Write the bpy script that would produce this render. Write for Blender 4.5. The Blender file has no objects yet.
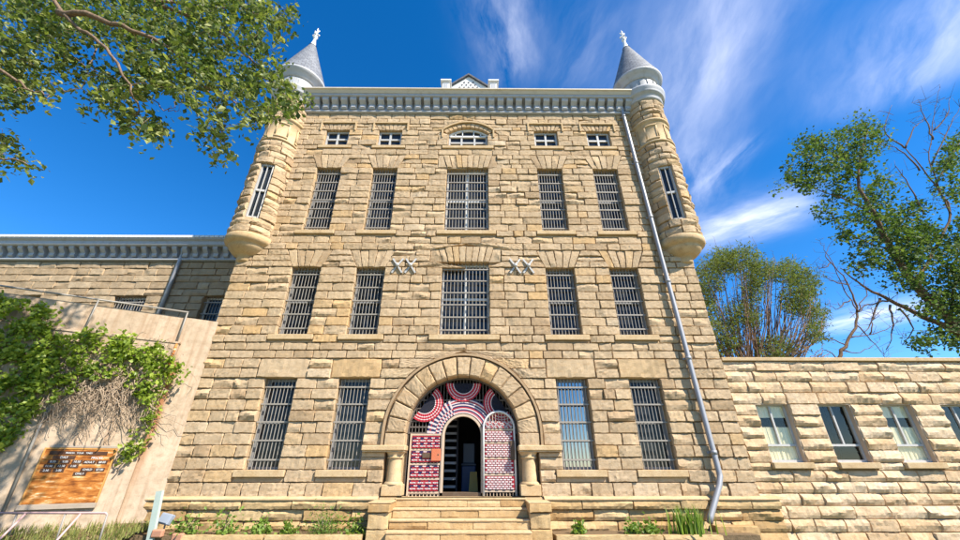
import bpy, math, random
import numpy as np
from mathutils import Vector
R = math.radians
rnd = random.Random(7)
rng = np.random.default_rng(11)
scene = bpy.context.scene
C = scene.collection
PI = math.pi

# ------------------------------------------------------------------ camera
CAM = (0.438, -12.6, 1.65)
PITCH, YAW, FPX = R(27.0), R(0.424), 386.0
cd = bpy.data.cameras.new('camera'); cam = bpy.data.objects.new('camera', cd); C.objects.link(cam)
cd.sensor_width = 36; cd.lens = 36 * FPX / 960; cd.clip_start = 0.05; cd.clip_end = 2000
cam.location = CAM; cam.rotation_euler = (PI / 2 + PITCH, 0, -YAW)
scene.camera = cam

def ray(u, v):
    a, b = (u - 480) / FPX, -(v - 270) / FPX
    y, z = math.cos(PITCH) - b * math.sin(PITCH), math.sin(PITCH) + b * math.cos(PITCH)
    c, s = math.cos(YAW), math.sin(YAW)
    return Vector((c * a + s * y, -s * a + c * y, z))
def at(u, v, Y):
    """where the sight line through a photo point meets the plane y = Y"""
    d = ray(u, v); return Vector(CAM) + d * ((Y + 12.6) / d.y)

# ------------------------------------------------------------------ light
SUN_ALT, SUN_AZ = R(46), R(53)          # azimuth measured from the facade normal towards the right
sd = Vector((math.cos(SUN_ALT) * math.sin(SUN_AZ), -math.cos(SUN_ALT) * math.cos(SUN_AZ), math.sin(SUN_ALT)))
sl = bpy.data.lights.new('sun', 'SUN'); so = bpy.data.objects.new('sun', sl); C.objects.link(so)
sl.energy = 4.6; sl.angle = R(0.5); sl.color = (1.0, 0.93, 0.82)
so.rotation_euler = sd.to_track_quat('Z', 'Y').to_euler()
scene.view_settings.view_transform = 'Standard'; scene.view_settings.look = 'None'
scene.view_settings.gamma = 1; scene.view_settings.use_curve_mapping = False
scene.view_settings.exposure = 1.2

# ------------------------------------------------------------------ node helpers
class NT:
    def __init__(s, tree): s.t = tree; s.n = tree.nodes; s.l = tree.links
    def new(s, typ, **kw):
        n = s.n.new(typ)
        for k, v in kw.items():
            if k.startswith('_'): setattr(n, k[1:], v)
            else:
                k2 = int(k[1:]) if k[0] == 'i' and k[1:].isdigit() else k.replace('__', ' ')
                if isinstance(v, bpy.types.NodeSocket): s.l.new(v, n.inputs[k2])
                else: n.inputs[k2].default_value = v
        return n
    def math(s, op, a, b=0.0, c=None, clamp=False):
        n = s.n.new('ShaderNodeMath'); n.operation = op; n.use_clamp = clamp
        for i, v in enumerate((a, b) if c is None else (a, b, c)):
            if isinstance(v, bpy.types.NodeSocket): s.l.new(v, n.inputs[i])
            else: n.inputs[i].default_value = v
        return n.outputs[0]
    def vmath(s, op, a, b=None):
        n = s.n.new('ShaderNodeVectorMath'); n.operation = op
        for i, v in enumerate((a, b)):
            if v is None: continue
            if isinstance(v, bpy.types.NodeSocket): s.l.new(v, n.inputs[i])
            else: n.inputs[i].default_value = v
        return n
    def mix(s, f, a, b, blend='MIX'):
        n = s.n.new('ShaderNodeMix'); n.data_type = 'RGBA'; n.blend_type = blend
        for k, v in ((0, f), (6, a), (7, b)):
            if isinstance(v, bpy.types.NodeSocket): s.l.new(v, n.inputs[k])
            elif k == 0: n.inputs[k].default_value = v
            else: n.inputs[k].default_value = (*v, 1) if len(v) == 3 else v
        return n.outputs[2]
    def ramp(s, f, stops):
        n = s.n.new('ShaderNodeValToRGB'); e = n.color_ramp.elements
        while len(e) < len(stops): e.new(0.5)
        for el, (p, c) in zip(e, stops):
            el.position = p; el.color = (*c, 1) if hasattr(c, '__len__') else (c, c, c, 1)
        s.l.new(f, n.inputs[0]); return n.outputs[0]

def noise(nt, vec, scale, detail=4, rough=.6, dist=0.):
    n = nt.new('ShaderNodeTexNoise', Vector=vec, Scale=scale, Detail=detail, Roughness=rough, Distortion=dist)
    return n.outputs[0]

def material(name, fn, rough=.85, spec=.3, metallic=0.):
    m = bpy.data.materials.new(name); m.use_nodes = True
    nt = NT(m.node_tree); b = nt.n['Principled BSDF']
    b.inputs['Roughness'].default_value = rough; b.inputs['Specular IOR Level'].default_value = spec
    b.inputs['Metallic'].default_value = metallic
    tc = nt.new('ShaderNodeTexCoord'); fn(nt, b, tc.outputs['Object'])
    return m
def bump(nt, b, h, strength=.5, dist=.02):
    bn = nt.new('ShaderNodeBump', Strength=strength, Distance=dist, Height=h)
    nt.l.new(bn.outputs[0], b.inputs['Normal'])
def setc(nt, b, col):
    if isinstance(col, bpy.types.NodeSocket): nt.l.new(col, b.inputs['Base Color'])
    else: b.inputs['Base Color'].default_value = (*col, 1)

def stone_mat(name, stops, stain=(.28, .18, .09), stain_amt=.4):
    def fn(nt, b, P):
        geo = nt.new('ShaderNodeAttribute', _attribute_name='tint')
        c = nt.ramp(geo.outputs['Fac'], stops)
        n1 = noise(nt, P, 2.3, 6, .65); n2 = noise(nt, P, 14, 5, .7); n3 = noise(nt, P, 55, 3, .7)
        c = nt.mix(nt.ramp(n2, [(.35, 0), (.7, .5)]), c, (.84, .75, .62), 'MULTIPLY')
        c = nt.mix(nt.ramp(n1, [(.5, 0), (.72, stain_amt)]), c, stain)
        c = nt.mix(nt.ramp(n3, [(.5, 0), (.75, .25)]), c, (.34, .25, .15))
        # bedding bands in the sandstone
        st = nt.vmath('MULTIPLY', P, (1.2, 1.2, 16)); n4 = noise(nt, st.outputs[0], 1.6, 3, .6, .6)
        c = nt.mix(nt.ramp(n4, [(.52, 0), (.68, .3)]), c, (.40, .22, .08))
        # rain streaks
        sv = nt.vmath('MULTIPLY', P, (2.6, 2.6, .16)); n5 = noise(nt, sv.outputs[0], 1.8, 5, .65)
        c = nt.mix(nt.ramp(n5, [(.5, 0), (.72, .42)]), c, (.25, .18, .11))
        setc(nt, b, c)
        bump(nt, b, nt.math('ADD', nt.math('MULTIPLY', n2, .6), nt.math('MULTIPLY', n3, .4)), .6, .03)
    return material(name, fn, .92, .15)
M = {}
M['stone'] = stone_mat('sandstone', [(0, (.38, .27, .165)), (.2, (.45, .335, .21)), (.6, (.49, .37, .242)), (.82, (.50, .375, .235)), (.92, (.52, .345, .17)), (1, (.54, .43, .30))])
M['stone_base'] = stone_mat('sandstone_base', [(0, (.40, .26, .12)), (.5, (.49, .34, .17)), (1, (.54, .40, .22))], (.30, .17, .06), .5)
M['stone_pale'] = stone_mat('sandstone_pale', [(0, (.54, .38, .225)), (.5, (.61, .455, .295)), (1, (.65, .51, .355))], (.40, .22, .08), .45)
M['stone_old'] = stone_mat('weathered_sandstone', [(0, (.35, .26, .165)), (.5, (.42, .32, .21)), (1, (.47, .37, .25))], (.20, .14, .08), .5)
def _smooth(nt, b, P):
    n1 = noise(nt, P, 3, 5, .6); n2 = noise(nt, P, 40, 4, .7)
    c = nt.mix(nt.ramp(n1, [(.35, 0), (.7, 1)]), (.56, .42, .25), (.48, .33, .17))
    c = nt.mix(nt.ramp(n2, [(.42, 0), (.72, .5)]), c, (.30, .19, .10)); n3 = noise(nt, P, 7, 6, .7); c = nt.mix(nt.ramp(n3, [(.52, 0), (.7, .45)]), c, (.27, .18, .10)); setc(nt, b, c); bump(nt, b, nt.math('ADD', n2, n3), .5, .015)
M['dressed'] = material('dressed_sandstone', _smooth, .9, .15)
def _mortar(nt, b, P):
    n = noise(nt, P, 9, 4, .6); setc(nt, b, nt.mix(n, (.26, .16, .075), (.36, .25, .14)))  # mortar, browned to put warm shadow colour into the joints
M['mortar'] = material('mortar', _mortar, .95, .1)
def _conc(nt, b, P):
    al = nt.vmath('DOT_PRODUCT', P, (-.882, -.471, 0)).outputs['Value']; zz_ = nt.new('ShaderNodeSeparateXYZ', Vector=P).outputs[2]
    wob = noise(nt, P, 1.1, 4, .6); off = nt.math('DIVIDE', nt.math('ADD', nt.math('SUBTRACT', al, .66), nt.math('MULTIPLY', nt.math('SUBTRACT', wob, .5), .25)), .10)
    rs = nt.math('EXPONENT', nt.math('MULTIPLY', nt.math('MULTIPLY', off, off), -1.)); rs = nt.math('MULTIPLY', rs, nt.ramp(nt.math('DIVIDE', zz_, 6.), [(.15, 0), (.45, .9), (.74, 1.), (.78, 0)]))
    n1 = noise(nt, P, .7, 5, .6); n2 = noise(nt, P, 6, 6, .7); n3 = noise(nt, P, 60, 3, .6)
    c = nt.mix(nt.ramp(n1, [(.35, 0), (.7, 1)]), (.52, .40, .29), (.37, .28, .19))
    c = nt.mix(nt.ramp(n2, [(.45, 0), (.72, .6)]), c, (.23, .17, .105))
    st = nt.vmath('MULTIPLY', P, (3.0, 3.0, .12)); n4 = noise(nt, st.outputs[0], 2.2, 4, .6)
    c = nt.mix(nt.ramp(n4, [(.46, 0), (.66, .6)]), c, (.27, .165, .09))
    # form-board lines
    c = nt.mix(rs, c, (.30, .13, .055))
    w = nt.new('ShaderNodeTexWave', Vector=P, Scale=.5, _bands_direction='Z', _wave_profile='SAW').outputs[1]
    setc(nt, b, c); bump(nt, b, nt.math('ADD', nt.math('MULTIPLY', n3, .5), nt.math('ADD', n2, nt.math('MULTIPLY', w, .3))), .4, .02)
M['concrete'] = material('concrete', _conc, .9, .2)
def paint(name, col, rough=.5, dirt=.25, dcol=(.2, .16, .12), metallic=0., spec=.4):
    def fn(nt, b, P):
        n1 = noise(nt, P, 4, 5, .65); n2 = noise(nt, P, 30, 3, .6)
        c = nt.mix(nt.ramp(n1, [(.5, 0), (.8, dirt)]), col, dcol)
        c = nt.mix(nt.ramp(n2, [(.6, 0), (.8, dirt * .6)]), c, dcol); setc(nt, b, c); bump(nt, b, n2, .12, .005)
    return material(name, fn, rough, spec, metallic)
M['cornice'] = paint('grey_cornice_paint', (.40, .405, .42), .55, .6, (.25, .2, .15))
M['cornice_top'] = paint('cream_cornice_paint', (.56, .49, .39), .55, .5, (.32, .24, .15))
M['white'] = paint('white_paint', (.70, .69, .66), .5, .2, (.45, .42, .38))
M['iron'] = paint('dark_iron', (.11, .09, .075), .6, .3, (.16, .07, .03))
M['frieze'] = paint('pale_grey_frieze_paint', (.36, .365, .37), .55, .5, (.30, .26, .2))
M['bars'] = paint('grey_bar_paint', (.28, .25, .21), .55, .5, (.15, .09, .05))
M['frame'] = paint('grey_sash_paint', (.62, .62, .60), .55, .3, (.3, .27, .22))
M['sash_grey'] = paint('dull_grey_sash_paint', (.22, .22, .22), .55, .3, (.12, .1, .08))
M['sash_light'] = paint('weathered_sash_paint', (.44, .43, .41), .55, .3)
M['sash_tan'] = paint('tan_sash_paint', (.50, .38, .27), .55, .3, (.22, .16, .1))
M['galv'] = paint('galvanised_pipe', (.30, .30, .31), .5, .4, (.25, .22, .2), .35, .5)
M['black'] = paint('gloom_black', (.012, .012, .014), .8, .0)  # near-black colour carries the shade of the unlit interiors
M['darkwood'] = paint('dark_brown_wood', (.09, .055, .03), .7, .4)
M['pink'] = paint('faded_pink_pipe', (.52, .33, .31), .5, .3)
M['green_metal'] = paint('pale_green_steel', (.40, .47, .42), .5, .35)
M['steel'] = paint('steel_pipe', (.26, .24, .21), .5, .4, (.2, .12, .06), .0)
M['lens'] = paint('floodlight_lens', (.30, .34, .40), .25, .1)
M['lamp'] = paint('floodlight_housing', (.25, .28, .34), .35, .15)
M['red'] = paint('red_ribbon', (.36, .015, .03), .7, .15, (.2, .02, .02))
M['redpink'] = paint('faded_red_ribbon', (.50, .12, .13), .7, .15)
M['wcloth'] = paint('white_ribbon', (.60, .50, .48), .8, .15, (.5, .3, .3))
M['navy'] = paint('navy_ribbon', (.02, .025, .09), .8, .1, (.01, .01, .03))
M['navydark'] = paint('dark_navy_cloth', (.008, .009, .02), .85, .1, (.01, .01, .02))
M['lock'] = paint('orange_lock_box', (.50, .14, .06), .6, .25)
M['yellow'] = paint('yellow_plastic', (.30, .19, .02), .5, .1)
M['bluebin'] = paint('blue_plastic', (.015, .04, .12), .5, .1)
M['paleblue'] = paint('pale_blue_panel', (.07, .09, .12), .5, .1)
M['plank'] = paint('weathered_plank', (.32, .26, .20), .85, .5)
M['brick'] = paint('old_brick', (.42, .20, .12), .9, .4)
M['kerb'] = paint('kerb_stone', (.36, .27, .17), .92, .6, (.22, .15, .08))
def _glass(nt, b, P):
    n = noise(nt, P, 1.3, 3, .6); setc(nt, b, nt.mix(n, (.010, .012, .015), (.035, .04, .045)))
    bump(nt, b, noise(nt, P, 2.2, 2, .5), .05, .02)
M['pane'] = material('dark_window_glass', _glass, .06, .32)
M['pane_sky'] = material('mirror_window_glass', lambda nt, b, P: setc(nt, b, (.03, .04, .055)), .04, 1.0)
M['pane_sky'].node_tree.nodes['Principled BSDF'].inputs['IOR'].default_value = 2.2
mg = bpy.data.materials.new('clear_glass'); mg.use_nodes = True; nt = NT(mg.node_tree); nt.n.remove(nt.n['Principled BSDF'])
fr = nt.new('ShaderNodeMath', _operation='MULTIPLY_ADD', i0=nt.math('POWER', nt.new('ShaderNodeLayerWeight', Blend=.5).outputs['Facing'], 3.), i1=.6, i2=.045); tr = nt.new('ShaderNodeBsdfTransparent', Color=(.98, .96, .88, 1)); gl = nt.new('ShaderNodeBsdfGlossy', Roughness=.03)
mx = nt.new('ShaderNodeMixShader', Fac=fr.outputs[0]); nt.l.new(tr.outputs[0], mx.inputs[1]); nt.l.new(gl.outputs[0], mx.inputs[2])
nt.l.new(mx.outputs[0], nt.n['Material Output'].inputs[0]); M['clear'] = mg
M['curtain'] = paint('cream_curtain', (.84, .80, .62), .9, .1, (.4, .42, .3))
def _slate(nt, b, P):
    uv = nt.new('ShaderNodeUVMap').outputs[0]
    br = nt.new('ShaderNodeTexBrick', Vector=uv, Color1=(.11, .12, .14, 1), Color2=(.20, .21, .23, 1), Mortar=(.07, .07, .08, 1), Scale=1., Mortar__Size=.012, Brick__Width=.22, Row__Height=.16)
    n = noise(nt, P, 8, 4); setc(nt, b, nt.mix(nt.ramp(n, [(.4, 0), (.8, .5)]), br.outputs[0], (.26, .26, .26))); bump(nt, b, br.outputs[1], -.6, .03)
M['slate'] = material('slate_shingles', _slate, .7, .3)
def _rust(nt, b, P):
    st = nt.vmath('MULTIPLY', P, (2.2, 2.2, 9)); n = noise(nt, st.outputs[0], 1.4, 5, .6, .4); n2 = noise(nt, P, 12, 4, .7)
    c = nt.ramp(n, [(.30, (.12, .035, .008)), (.45, (.30, .10, .018)), (.52, (.40, .15, .03)), (.59, (.48, .23, .07)), (.67, (.64, .48, .30))])
    c = nt.mix(nt.ramp(n2, [(.5, 0), (.75, .5)]), c, (.20, .06, .015)); setc(nt, b, c)
M['rust'] = material('rust_brown_board', _rust, .8, .2)
M['strip'] = paint('dark_brown_strip', (.055, .02, .008), .8, .3)
M['orange_trim'] = paint('orange_trim', (.50, .24, .06), .8, .4)
def _ground(nt, b, P):
    n = noise(nt, P, .25, 6, .65); n2 = noise(nt, P, 7, 5, .7)
    c = nt.mix(nt.ramp(n, [(.4, 0), (.65, 1)]), (.10, .13, .04), (.20, .16, .09)); c = nt.mix(nt.ramp(n2, [(.4, 0), (.7, .6)]), c, (.07, .09, .025)); setc(nt, b, c); bump(nt, b, n2, .6, .05)
M['ground'] = material('lawn_ground', _ground, .95, .1)
def _soil(nt, b, P):
    n2 = noise(nt, P, 11, 6, .7); setc(nt, b, nt.mix(n2, (.10, .065, .035), (.24, .17, .10))); bump(nt, b, n2, .8, .05)
M['soil'] = material('bed_soil', _soil, .95, .1)
def _path(nt, b, P):
    n = noise(nt, P, 2, 6, .6); n2 = noise(nt, P, 45, 3); c = nt.mix(n, (.36, .31, .25), (.46, .40, .32)); c = nt.mix(nt.ramp(n2, [(.5, 0), (.8, .4)]), c, (.25, .2, .15)); setc(nt, b, c); bump(nt, b, n2, .3, .01)
M['path'] = material('concrete_path', _path, .9, .2)
def bark(name, c1, c2):
    def fn(nt, b, P):
        st = nt.vmath('MULTIPLY', P, (9, 9, 2.5)); n = noise(nt, st.outputs[0], 2.5, 5, .7)
        setc(nt, b, nt.mix(nt.ramp(n, [(.35, 0), (.7, 1)]), c1, c2)); bump(nt, b, n, .7, .03)
    return material(name, fn, .95, .1)
M['bark'] = bark('brown_bark', (.10, .06, .035), (.24, .16, .10))
M['bark_pale'] = bark('pale_bark', (.13, .085, .055), (.27, .19, .13))
M['twig'] = bark('dry_stem', (.26, .18, .12), (.54, .43, .31))
M['stem'] = bark('reddish_stem', (.17, .10, .06), (.36, .25, .17))
def leafmat(name, stops, trans=.35, rough=.45, spec=.4):
    m = bpy.data.materials.new(name); m.use_nodes = True; nt = NT(m.node_tree); b = nt.n['Principled BSDF']
    a = nt.new('ShaderNodeAttribute', _attribute_name='tint'); c = nt.ramp(a.outputs['Fac'], stops); setc(nt, b, c)
    b.inputs['Roughness'].default_value = rough; b.inputs['Specular IOR Level'].default_value = spec
    t = nt.new('ShaderNodeBsdfTranslucent'); nt.l.new(nt.mix(1., c, (1.5, 1.7, .7), 'MULTIPLY'), t.inputs[0])
    mx = nt.new('ShaderNodeMixShader', Fac=trans); nt.l.new(b.outputs[0], mx.inputs[1]); nt.l.new(t.outputs[0], mx.inputs[2])
    nt.l.new(mx.outputs[0], nt.n['Material Output'].inputs[0]); return m
M['leaf_front'] = leafmat('cottonwood_leaf', [(0, (.035, .06, .018)), (.4, (.085, .125, .03)), (.75, (.21, .235, .065)), (1, (.37, .37, .15))], .3, .5, .25)
M['leaf_right'] = leafmat('broad_leaf', [(0, (.035, .07, .02)), (.5, (.08, .125, .035)), (1, (.17, .21, .07))], .3, .6, .15)
M['leaf_bush'] = leafmat('feathery_leaf', [(0, (.07, .085, .035)), (.5, (.13, .16, .05)), (1, (.22, .25, .08))], .3, .7, .2)
M['leaf_vine'] = leafmat('vine_leaf', [(0, (.07, .12, .015)), (.5, (.19, .26, .03)), (1, (.34, .40, .06))], .35)
M['blade'] = leafmat('grass_blade', [(0, (.08, .11, .03)), (.5, (.20, .22, .06)), (1, (.40, .36, .15))], .35, .6, .2)
M['leaf_bed'] = leafmat('bed_plant_leaf', [(0, (.07, .13, .02)), (.5, (.16, .25, .04)), (1, (.30, .36, .09))], .35, .5)

# ------------------------------------------------------------------ mesh builders
class MB:
    """collects shapes; build() links them as one mesh object"""
    def __init__(s): s.v = []; s.f = []; s.m = []; s.sm = []; s.uv = None
    def add(s, vs, fs, mi=0, smooth=False):
        o = len(s.v); s.v += [tuple(v) for v in vs]
        for f in fs: s.f.append(tuple(i + o for i in f)); s.m.append(mi); s.sm.append(smooth)
        return s
    def box(s, x0, x1, y0, y1, z0, z1, mi=0):
        return s.add([(x0, y0, z0), (x1, y0, z0), (x1, y1, z0), (x0, y1, z0), (x0, y0, z1), (x1, y0, z1), (x1, y1, z1), (x0, y1, z1)],
                     [(0, 3, 2, 1), (4, 5, 6, 7), (0, 1, 5, 4), (1, 2, 6, 5), (2, 3, 7, 6), (3, 0, 4, 7)], mi)
    def bev(s, x0, x1, y0, y1, z0, z1, b=.015, mi=0):
        """box with chamfered edges"""
        vs = []; idx = {}
        for i, x in enumerate((x0, x1)):
            for j, y in enumerate((y0, y1)):
                for k, z in enumerate((z0, z1)):
                    sx, sy, sz = (1 - 2 * i) * b, (1 - 2 * j) * b, (1 - 2 * k) * b
                    for a, p in (('x', (x, y + sy, z + sz)), ('y', (x + sx, y, z + sz)), ('z', (x + sx, y + sy, z))):
                        idx[i, j, k, a] = len(vs); vs.append(p)
        F = []
        for i in (0, 1): q = [idx[i, 0, 0, 'x'], idx[i, 1, 0, 'x'], idx[i, 1, 1, 'x'], idx[i, 0, 1, 'x']]; F.append(q if i else q[::-1])
        for j in (0, 1): q = [idx[0, j, 0, 'y'], idx[0, j, 1, 'y'], idx[1, j, 1, 'y'], idx[1, j, 0, 'y']]; F.append(q if j else q[::-1])
        for k in (0, 1): q = [idx[0, 0, k, 'z'], idx[1, 0, k, 'z'], idx[1, 1, k, 'z'], idx[0, 1, k, 'z']]; F.append(q if k else q[::-1])
        for i in (0, 1):
            for j in (0, 1):
                F.append([idx[i, j, 0, 'x'], idx[i, j, 1, 'x'], idx[i, j, 1, 'y'], idx[i, j, 0, 'y']])
                F.append([idx[i, 0, j, 'x'], idx[i, 1, j, 'x'], idx[i, 1, j, 'z'], idx[i, 0, j, 'z']])
                F.append([idx[0, i, j, 'y'], idx[1, i, j, 'y'], idx[1, i, j, 'z'], idx[0, i, j, 'z']])
                for k in (0, 1): F.append([idx[i, j, k, 'x'], idx[i, j, k, 'y'], idx[i, j, k, 'z']])
        return s.add(vs, F, mi)
    def tube(s, pts, r, n=8, mi=0, cap=True, smooth=True):
        pts = [Vector(p) for p in pts]; rs = r if hasattr(r, '__len__') else [r] * len(pts)
        vs = []; prev = None
        for i, p in enumerate(pts):
            d = (pts[min(i + 1, len(pts) - 1)] - pts[max(i - 1, 0)])
            d = d.normalized() if d.length > 1e-9 else Vector((0, 0, 1))
            if prev is None: a = d.orthogonal().normalized()
            else:
                a = prev - d * prev.dot(d); a = a.normalized() if a.length > 1e-6 else d.orthogonal().normalized()
            prev = a; b = d.cross(a)
            for k in range(n):
                t = 2 * PI * k / n; vs.append(p + (a * math.cos(t) + b * math.sin(t)) * rs[i])
        fs = [(i * n + k, i * n + (k + 1) % n, (i + 1) * n + (k + 1) % n, (i + 1) * n + k) for i in range(len(pts) - 1) for k in range(n)]
        if cap: fs += [tuple(range(n))[::-1], tuple((len(pts) - 1) * n + k for k in range(n))]
        return s.add(vs, fs, mi, smooth)
    def lathe(s, prof, c=(0, 0), n=40, mi=0, smooth=True, a0=0., a1=2 * PI):
        full = abs(a1 - a0 - 2 * PI) < 1e-6; m = n if full else n + 1; vs = []
        for r, z in prof:
            for k in range(m):
                t = a0 + (a1 - a0) * k / n; vs.append((c[0] + r * math.cos(t), c[1] + r * math.sin(t), z))
        fs = [(i * m + k, i * m + (k + 1) % m, (i + 1) * m + (k + 1) % m, (i + 1) * m + k) for i in range(len(prof) - 1) for k in range(n)]
        return s.add(vs, fs, mi, smooth)
    def prism_x(s, prof, x0, x1, mi=0):
        """(y, z) outline swept along x"""
        n = len(prof); vs = [(x0, y, z) for y, z in prof] + [(x1, y, z) for y, z in prof]
        return s.add(vs, [(i, (i + 1) % n, n + (i + 1) % n, n + i) for i in range(n)] + [tuple(range(n))[::-1], tuple(range(n, 2 * n))], mi)
    def prism_y(s, outline, y0, y1, mi=0):
        n = len(outline); vs = [(x, y0, z) for x, z in outline] + [(x, y1, z) for x, z in outline]
        return s.add(vs, [(i, (i + 1) % n, n + (i + 1) % n, n + i) for i in range(n)] + [tuple(range(n))[::-1], tuple(range(n, 2 * n))], mi)
    def arc_band(s, cx, cz, r0, r1, a0, a1, y0, y1, n=28, mi=0):
        """ring sector in the x-z plane with thickness y0..y1"""
        vs = []
        for k in range(n + 1):
            t = a0 + (a1 - a0) * k / n
            for r, y in ((r0, y0), (r1, y0), (r1, y1), (r0, y1)): vs.append((cx + r * math.cos(t), y, cz + r * math.sin(t)))
        fs = [(4 * k + j, 4 * k + (j + 1) % 4, 4 * k + 4 + (j + 1) % 4, 4 * k + 4 + j) for k in range(n) for j in range(4)]
        return s.add(vs, fs + [(0, 1, 2, 3), (4 * n + 3, 4 * n + 2, 4 * n + 1, 4 * n)], mi)
    def build(s, name, mats, parent=None, loc=None, shade=True):
        me = bpy.data.meshes.new(name); me.from_pydata(s.v, [], s.f)
        for m in (mats if isinstance(mats, (list, tuple)) else [mats]): me.materials.append(m)
        me.polygons.foreach_set('material_index', s.m); me.polygons.foreach_set('use_smooth', s.sm)
        if s.uv: 
            l = me.uv_layers.new(name='uv')
            for lp in me.loops: l.data[lp.index].uv = s.uv[lp.vertex_index]
        me.update()
        return link(name, me, parent, loc)
def link(name, me, parent=None, loc=None):
    o = bpy.data.objects.new(name, me); C.objects.link(o); o.parent = parent
    if loc: o.location = loc
    return o
class QB:
    """collects quads as arrays with a tint value per vertex"""
    def __init__(s): s.v = []; s.q = []; s.t = []; s.n = 0
    def add(s, v, q, t):
        s.v.append(v); s.q.append(np.asarray(q) + s.n); s.t.append(np.full(len(v), t) if np.isscalar(t) else t); s.n += len(v)
    def build(s, name, mat, parent=None, loc=None, smooth=False):
        v = np.concatenate(s.v).astype(np.float32); q = np.concatenate(s.q).astype(np.int32); t = np.concatenate(s.t).astype(np.float32)
        me = bpy.data.meshes.new(name); me.vertices.add(len(v)); me.vertices.foreach_set('co', v.ravel())
        me.loops.add(q.size); me.loops.foreach_set('vertex_index', q.ravel()); me.polygons.add(len(q))
        me.polygons.foreach_set('loop_start', np.arange(0, q.size, 4, dtype=np.int32)); me.polygons.foreach_set('loop_total', np.full(len(q), 4, dtype=np.int32))
        me.polygons.foreach_set('use_smooth', np.full(len(q), smooth)); a = me.attributes.new('tint', 'FLOAT', 'POINT'); a.data.foreach_set('value', t)
        me.update(calc_edges=True); me.validate(); me.materials.append(mat)
        return link(name, me, parent, loc)

def tag(o, label=None, cat=None, group=None, kind=None):
    for k, v in (('label', label), ('category', cat), ('group', group), ('kind', kind)):
        if v: o[k] = v
    return o
def thing(name, label, cat, loc=(0, 0, 0), group=None, rz=0):
    o = bpy.data.objects.new(name, None); C.objects.link(o); o.location = loc; o.rotation_euler = (0, 0, rz); o.empty_display_size = .3
    return tag(o, label, cat, group)
def dup(o, parent=None, loc=None):
    """a copy of a part with copies of its sub-parts"""
    c = o.copy(); C.objects.link(c); c.parent = parent
    if loc: c.location = loc
    for ch in [x for x in scene.objects if x.parent == o]: dup(ch, c)
    return c

# ------------------------------------------------------------------ rock-faced stones
def grid_axis(L, e, step):
    n = max(2, int(round((L - 2 * e) / step)))
    return np.concatenate([[0], np.linspace(e, L - e, n + 1), [L]]) / L
def stone(B, quad, depth=.3, bulge=.06, joint=.008, step=.075, edge=.016, mapf=None, tint=None, base=0., ridge=.17):
    """quad: four (u, v) corners, counter-clockwise from lower left; the face bulges towards -y"""
    P = np.array(quad, float); c = P.mean(0)
    w = max(np.linalg.norm(P[1] - P[0]), np.linalg.norm(P[2] - P[3])); h = max(np.linalg.norm(P[3] - P[0]), np.linalg.norm(P[2] - P[1]))
    if w < .03 or h < .03: return
    for i in range(4):
        d = P[i] - c; L = np.linalg.norm(d) + 1e-9; P[i] -= np.sign(d) * min(joint, L * .2)
    # chipped, slightly crooked arrises
    P += rng.uniform(-.006, .006, (4, 2))
    s = grid_axis(w, min(edge, w * .25), step); t = grid_axis(h, min(edge, h * .25), step)
    S, T = np.meshgrid(s, t); nx, nz = len(s), len(t)
    U = (1 - T)[..., None] * ((1 - S)[..., None] * P[0] + S[..., None] * P[1]) + T[..., None] * ((1 - S)[..., None] * P[3] + S[..., None] * P[2])
    if rng.random() < ridge:                                   # pitched face: a crooked ridge, sloping up above it and undercut below
        tr = np.clip(rng.uniform(.34, .56) + .16 * np.sin(S * rng.uniform(2, 6) + rng.uniform(0, 6)) + rng.normal(0, .05, S.shape[1])[None, :], .22, .72)
        b_ = bulge * rng.uniform(1.0, 1.5) * (.75 + .35 * np.sin(S * rng.uniform(2, 5) + rng.uniform(0, 6)))
        H = b_ * np.minimum(.25 + .75 * T / tr, .12 + .88 * (1 - T) / (1 - tr)) + rng.normal(0, bulge * .06, S.shape)
        H = np.maximum(H, bulge * .1)
    else:
        H = np.full(S.shape, 9.)
        for k in range(5):                                     # nearly flat cleft planes left by the pitching chisel
            th = rng.uniform(0, 2 * PI); sl = rng.uniform(.0, .16) if k else rng.uniform(.1, .5)
            H = np.minimum(H, bulge * (rng.uniform(.85, 1.25) + (0 if k else .5)) + sl * ((S - rng.uniform(.2, .8)) * math.cos(th) * w + (T - rng.uniform(.2, .8)) * math.sin(th) * h) * .5)
        H = np.clip(H, bulge * .2, bulge * 1.6) + rng.normal(0, bulge * .06, S.shape)
    m = np.zeros(S.shape); m[1:-1, 1:-1] = 1; H = H * m
    H[0, :] += rng.normal(0, .006, nx); H[-1, :] += rng.normal(0, .006, nx)
    jit = rng.normal(0, .006, U.shape) * m[..., None]; U = U + jit
    H = H + base
    V = np.stack([U[..., 0].ravel(), -H.ravel(), U[..., 1].ravel()], 1)
    idx = np.arange(nx * nz).reshape(nz, nx)
    q = np.stack([idx[:-1, :-1], idx[:-1, 1:], idx[1:, 1:], idx[1:, :-1]], -1).reshape(-1, 4)
    ring = np.concatenate([idx[0, :], idx[1:, -1], idx[-1, -2::-1], idx[-2:0:-1, 0]])
    back = V[ring].copy(); back[:, 1] = depth; n0 = nx * nz; k = np.arange(len(ring)); k2 = (k + 1) % len(ring)
    q2 = np.stack([ring[k2], ring[k], n0 + k, n0 + k2], -1)
    V = np.concatenate([V, back])
    if mapf is not None: V = mapf(V)
    B.add(V, np.concatenate([q, q2]), rng.uniform(0, 1) if tint is None else tint)

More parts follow.
